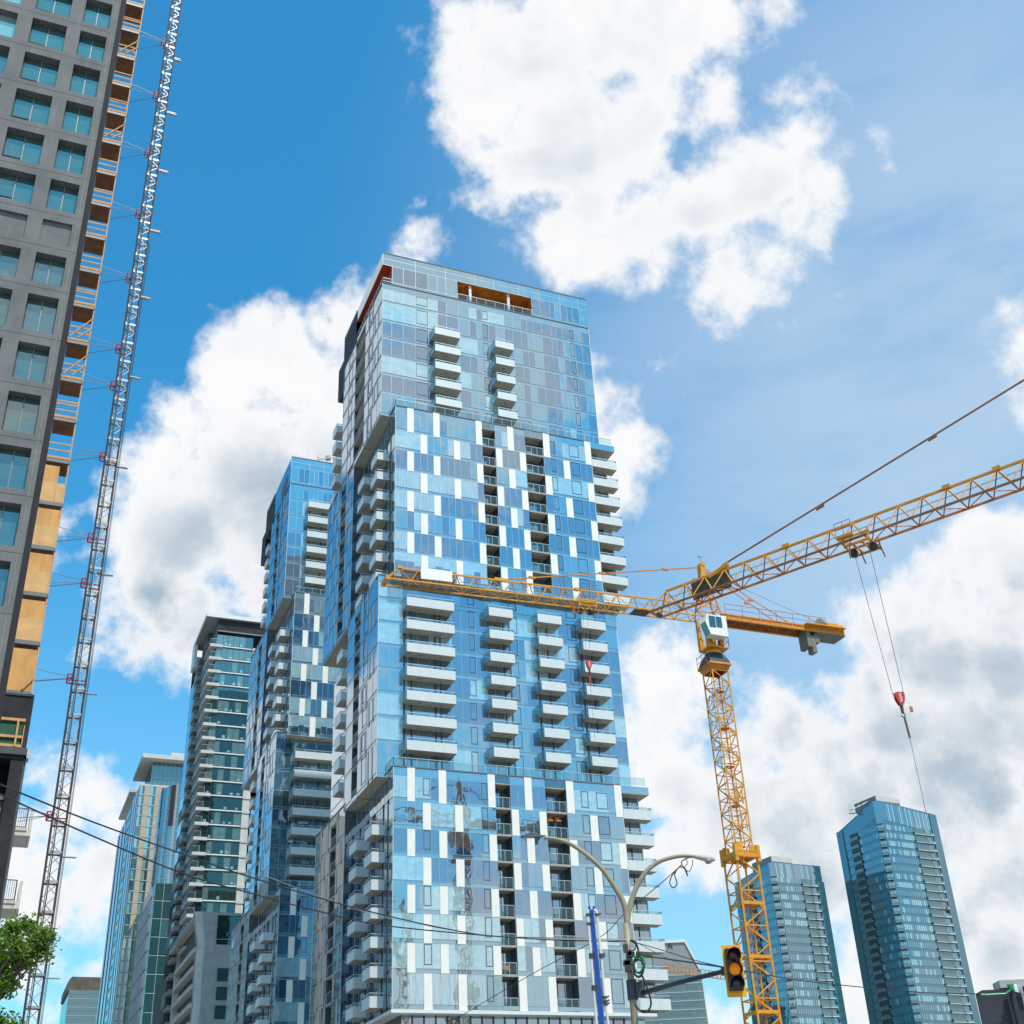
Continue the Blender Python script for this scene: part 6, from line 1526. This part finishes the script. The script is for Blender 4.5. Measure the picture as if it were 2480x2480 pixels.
# ---------------------------------------------------------------- dark clad building, bottom right
zD = zz(2300, 2300, .09317); YD = 62.0
def D5(x, y, Y=YD): return atY(*zD(x, y), Y)
p0, p1, p2, p3 = D5(665, 1150), D5(850, 1105), D5(1240, 1120), D5(1960, 935)
rd = thing('dark_building', 'low black clad building at the bottom right corner with green rope on its roof', 'building', (p0.x, YD, GZ))
q = MB(); bl = D5(830, 1932)
q.prism([(p0.x, YD, GZ), (p0.x, YD, p0.z), (p1.x, YD, p0.z+.15), (p2.x+30, YD, p0.z+.15), (p2.x+30, YD, GZ)], (p0.x/YD*18+1.5, 18, 0), 'black_clad'); q.build('wall', rd)
q = MB(); q.prism([(p1.x, YD+1, p0.z), (p1.x, YD+1, p1.z+.1), (p2.x, YD+1, p2.z+.1), (p3.x+.0, YD+1, p3.z), (p3.x+20, YD+1, p3.z+4), (p3.x+20, YD+1, p0.z)], (p1.x/YD*12+1.5, 12, 0), 'black_clad'); q.build('roof', rd)
q = MB(); a = D5(1330, 1000); q.obox(a, Vector((2.0, 0, 0)), Vector((0, 1, 0)), Vector((0, 0, .35)), 'galvanised')
for i in range(5): a = D5(1700+i*45, 1080+i*15, YD-.3); q.obox(a, Vector((.3, 0, -.1)), Vector((0, .1, 0)), Vector((0, 0, .35)), 'stripe_white')
q.build('roof_clutter', rd)
q = MB(); a = D5(1610, 1080, YD-.4); q.bar(Vector((a.x, a.y, GZ)), a+Vector((0, 0, .3)), .14, 'black_clad', 8); q.bar(Vector((a.x+.45, a.y, GZ)), a+Vector((.45, 0, .1)), .05, 'galvanised', 8); q.build('pole', rd)
q = MB(); q.tube(spl([D5(x, y, YD-.6) for x, y in ((820, 1175), (900, 1172), (960, 1178), (1200, 1160), (1440, 1150), (1470, 1130), (1560, 1070), (1610, 1000), (1590, 930), (1560, 910), (1550, 960), (1600, 1010), (1660, 990))], 4), .05, 'cable_green', 6); q.lathe(D5(1625, 1000, YD-.6), (0, 0, 1), [(-.15, .03), (-.05, .11), (.06, .09), (.15, .03)], 'cable_green', 8); q.build('green_rope', rd)

# ---------------------------------------------------------------- tree, lower left
def tree(label, cxp, cyp, Y, crowns, nleaf, seed):
    R_ = random.Random(seed); c0 = atY(cxp, cyp, Y); root = thing('street_tree', label, 'tree', (c0.x, Y, GZ), 0)
    q = MB(); tips = []
    t = Vector((c0.x-.9, Y, GZ)); fork = Vector((c0.x-.7, Y, c0.z-1.2)); q.tube([t, t.lerp(fork, .5)+Vector((.08, 0, 0)), fork], [.16, .12, .09], 'bark', 8); q.build('trunk', root, smooth=True)
    q = MB(); lv_ = MB(); ml = [lv_.mid('leaf_a'), lv_.mid('leaf_b'), lv_.mid('leaf_c')]
    for (x, y, r, dy) in crowns:
        c = atY(x, y, Y+dy); rr = r/F_PX*Y*1.0; mid_ = fork.lerp(c, .5)+Vector((0, 0, -.15)); q.tube([fork, mid_, c], [.05, .03, .012], 'bark', 5)
        for k in range(7):
            dv = Vector((R_.gauss(0, 1), R_.gauss(0, 1), R_.gauss(0, .7))).normalized()*rr*R_.uniform(.6, 1.15); q.tube([c, c+dv*.5+Vector((0, 0, .03)), c+dv], [.012, .008, .004], 'bark', 4)
            for j in range(int(nleaf*r/60)):
                f = R_.uniform(.15, 1.08); p = c+dv*f+Vector((R_.gauss(0, .07), R_.gauss(0, .07), R_.gauss(0, .07)-.03*f)); s = R_.uniform(.017, .034)
                a = Vector((R_.gauss(0, 1), R_.gauss(0, 1), R_.gauss(0, .6))).normalized(); b = a.cross(Vector((R_.gauss(0, 1), R_.gauss(0, 1), R_.gauss(0, 1)))).normalized()
                i0 = len(lv_.v); lv_.v += [p-a*s*1.7, p-b*s*.7, p+a*s*1.7, p+b*s*.7]; lv_.f.append((i0, i0+1, i0+2, i0+3)); lv_.mi.append(R_.choice(ml))
    q.build('branches', root); lv_.build('crown', root)
def leafmat(name, col, tr):
    m = bpy.data.materials.new(name); m.use_nodes = True; t = m.node_tree; t.nodes.clear(); o = t.nodes.new('ShaderNodeOutputMaterial'); d = t.nodes.new('ShaderNodeBsdfDiffuse'); d.inputs[0].default_value = (*col, 1)
    s = t.nodes.new('ShaderNodeBsdfTranslucent'); s.inputs[0].default_value = (*tr, 1); g = t.nodes.new('ShaderNodeBsdfGlossy'); g.inputs['Roughness'].default_value = .35; g.inputs[0].default_value = (.5, .6, .4, 1)
    x = t.nodes.new('ShaderNodeMixShader'); x.inputs[0].default_value = .45; t.links.new(d.outputs[0], x.inputs[1]); t.links.new(s.outputs[0], x.inputs[2])
    y = t.nodes.new('ShaderNodeMixShader'); y.inputs[0].default_value = .06; t.links.new(x.outputs[0], y.inputs[1]); t.links.new(g.outputs[0], y.inputs[2]); t.links.new(y.outputs[0], o.inputs[0]); MATS[name] = m
leafmat('leaf_a', (.12, .22, .02), (.28, .44, .03)); leafmat('leaf_b', (.035, .09, .015), (.08, .18, .02)); leafmat('leaf_c', (.17, .24, .03), (.36, .46, .05))
tree('bright green leafy tree reaching in from the left edge in front of the hoist mast', -40, 2360, 20,
     [(-20, 2300, 60, 0), (30, 2260, 34, .2), (45, 2290, 40, -.3), (75, 2240, 18, 0), (90, 2275, 30, .3), (105, 2262, 16, -.1), (60, 2320, 34, .2), (20, 2330, 42, 0), (95, 2300, 20, .1), (10, 2370, 26, -.2), (28, 2375, 14, .2), (-30, 2380, 50, .1), (118, 2266, 9, 0), (112, 2302, 8, 0), (40, 2238, 16, .3), (5, 2480, 22, 0), (35, 2485, 16, .3), (-30, 2460, 30, 0), (20, 2390, 10, 0)], 85, 4)

# ---------------------------------------------------------------- buildings across the street, left of the frame, mirrored in the towers' flanks
for (a0, a1, b0, b1, zt, mw, lab) in ((-40, -14, 215, 330, 74, 'concrete', 'grey concrete block across the street, seen only in the glass of the towers'), (-44, -14, 338, 470, 104, 'beige_panel', 'beige banded block farther up the street, seen only as a reflection')):
    ro_ = root_grid('street_block', lab, 'building', a1, b0)
    m = MB(True); m.box(a0, a1, b0, b1, GZ, zt, mw); m.build('wall', ro_)
    for k in range(int((zt-2)/3.3)):
        w = MB(True); z = 1.2+3.3*k; w.box(a1, a1+.04, b0+1, b1-1, z, z+1.9, 'glass_green')
        b = b0+1
        while b < b1-1: w.box(a1, a1+.12, b, b+.35, z, z+1.9, mw); b += 2.4
        w.build('window_band', ro_)

# ---------------------------------------------------------------- small things left out on the balconies
mat('terracotta', (.42, .16, .07), .8); mat('orange_cushion', (.62, .22, .08), .8)
leafmat('pot_leaf', (.05, .14, .03), (.12, .28, .03))
def on_face(x, y, dv, below=0):
    w = atB(x, y, 116+dv); return w
for (x, y, lab, kind) in ((1190, 1368, 'leafy potted plant on a recessed balcony above the crane jib', 'plant'), (1332, 1993, 'orange chair on the top right recessed balcony of the lowest tower block, left one', 'chair'), (1352, 1994, 'orange chair on the top right recessed balcony of the lowest tower block, right one', 'chair'), (1228, 2356, 'orange chair on a lower recessed balcony in the left column', 'chair')):
    w = on_face(x, y, .55); g0 = Vector((w.x, w.y, w.z-.2))
    if kind == 'plant':
        t_ = thing('potted_plant', lab, 'plant', g0, YAW); q = MB(); q.lathe(g0, (0, 0, 1), [(0, .13), (.28, .18), (.3, .2)], 'terracotta', 12); q.build('pot', t_)
        q = MB(); rr_ = random.Random(3)
        for i in range(60):
            a = rr_.uniform(0, 6.28); el = rr_.uniform(.2, 1.4); d = Vector((math.cos(a)*math.cos(el), math.sin(a)*math.cos(el), math.sin(el)))*rr_.uniform(.4, .8); n_ = d.cross(Vector((0, 0, 1))).normalized()*.05; p = g0+Vector((0, 0, .3))
            k = len(q.v); q.v += [p+d*.4-n_, p+d*.4+n_, p+d+Vector((0, 0, -.15))]; q.f.append((k, k+1, k+2)); q.mi.append(q.mid('pot_leaf'))
        q.build('foliage', t_)
    else:
        t_ = thing('balcony_chair', lab, 'chair', g0, YAW, 'chairs on the balconies'); ex, ey, ez = AX, BX, Vector((0, 0, 1))
        q = MB(); q.obox(g0-ex*.28-ey*.25+ez*.36, ex*.56, ey*.5, ez*.12, 'orange_cushion'); q.build('seat', t_)
        q = MB(); q.obox(g0-ex*.28+ey*.18+ez*.45, ex*.56, ey*.1+ez*.02, ez*.45, 'orange_cushion'); q.build('backrest', t_)
        for sx in (-.24, .2):
            for sy in (-.22, .2): q = MB(); q.obox(g0+ex*sx+ey*sy, ex*.04, ey*.04, ez*.36, 'dark_frame'); q.build('leg', t_)
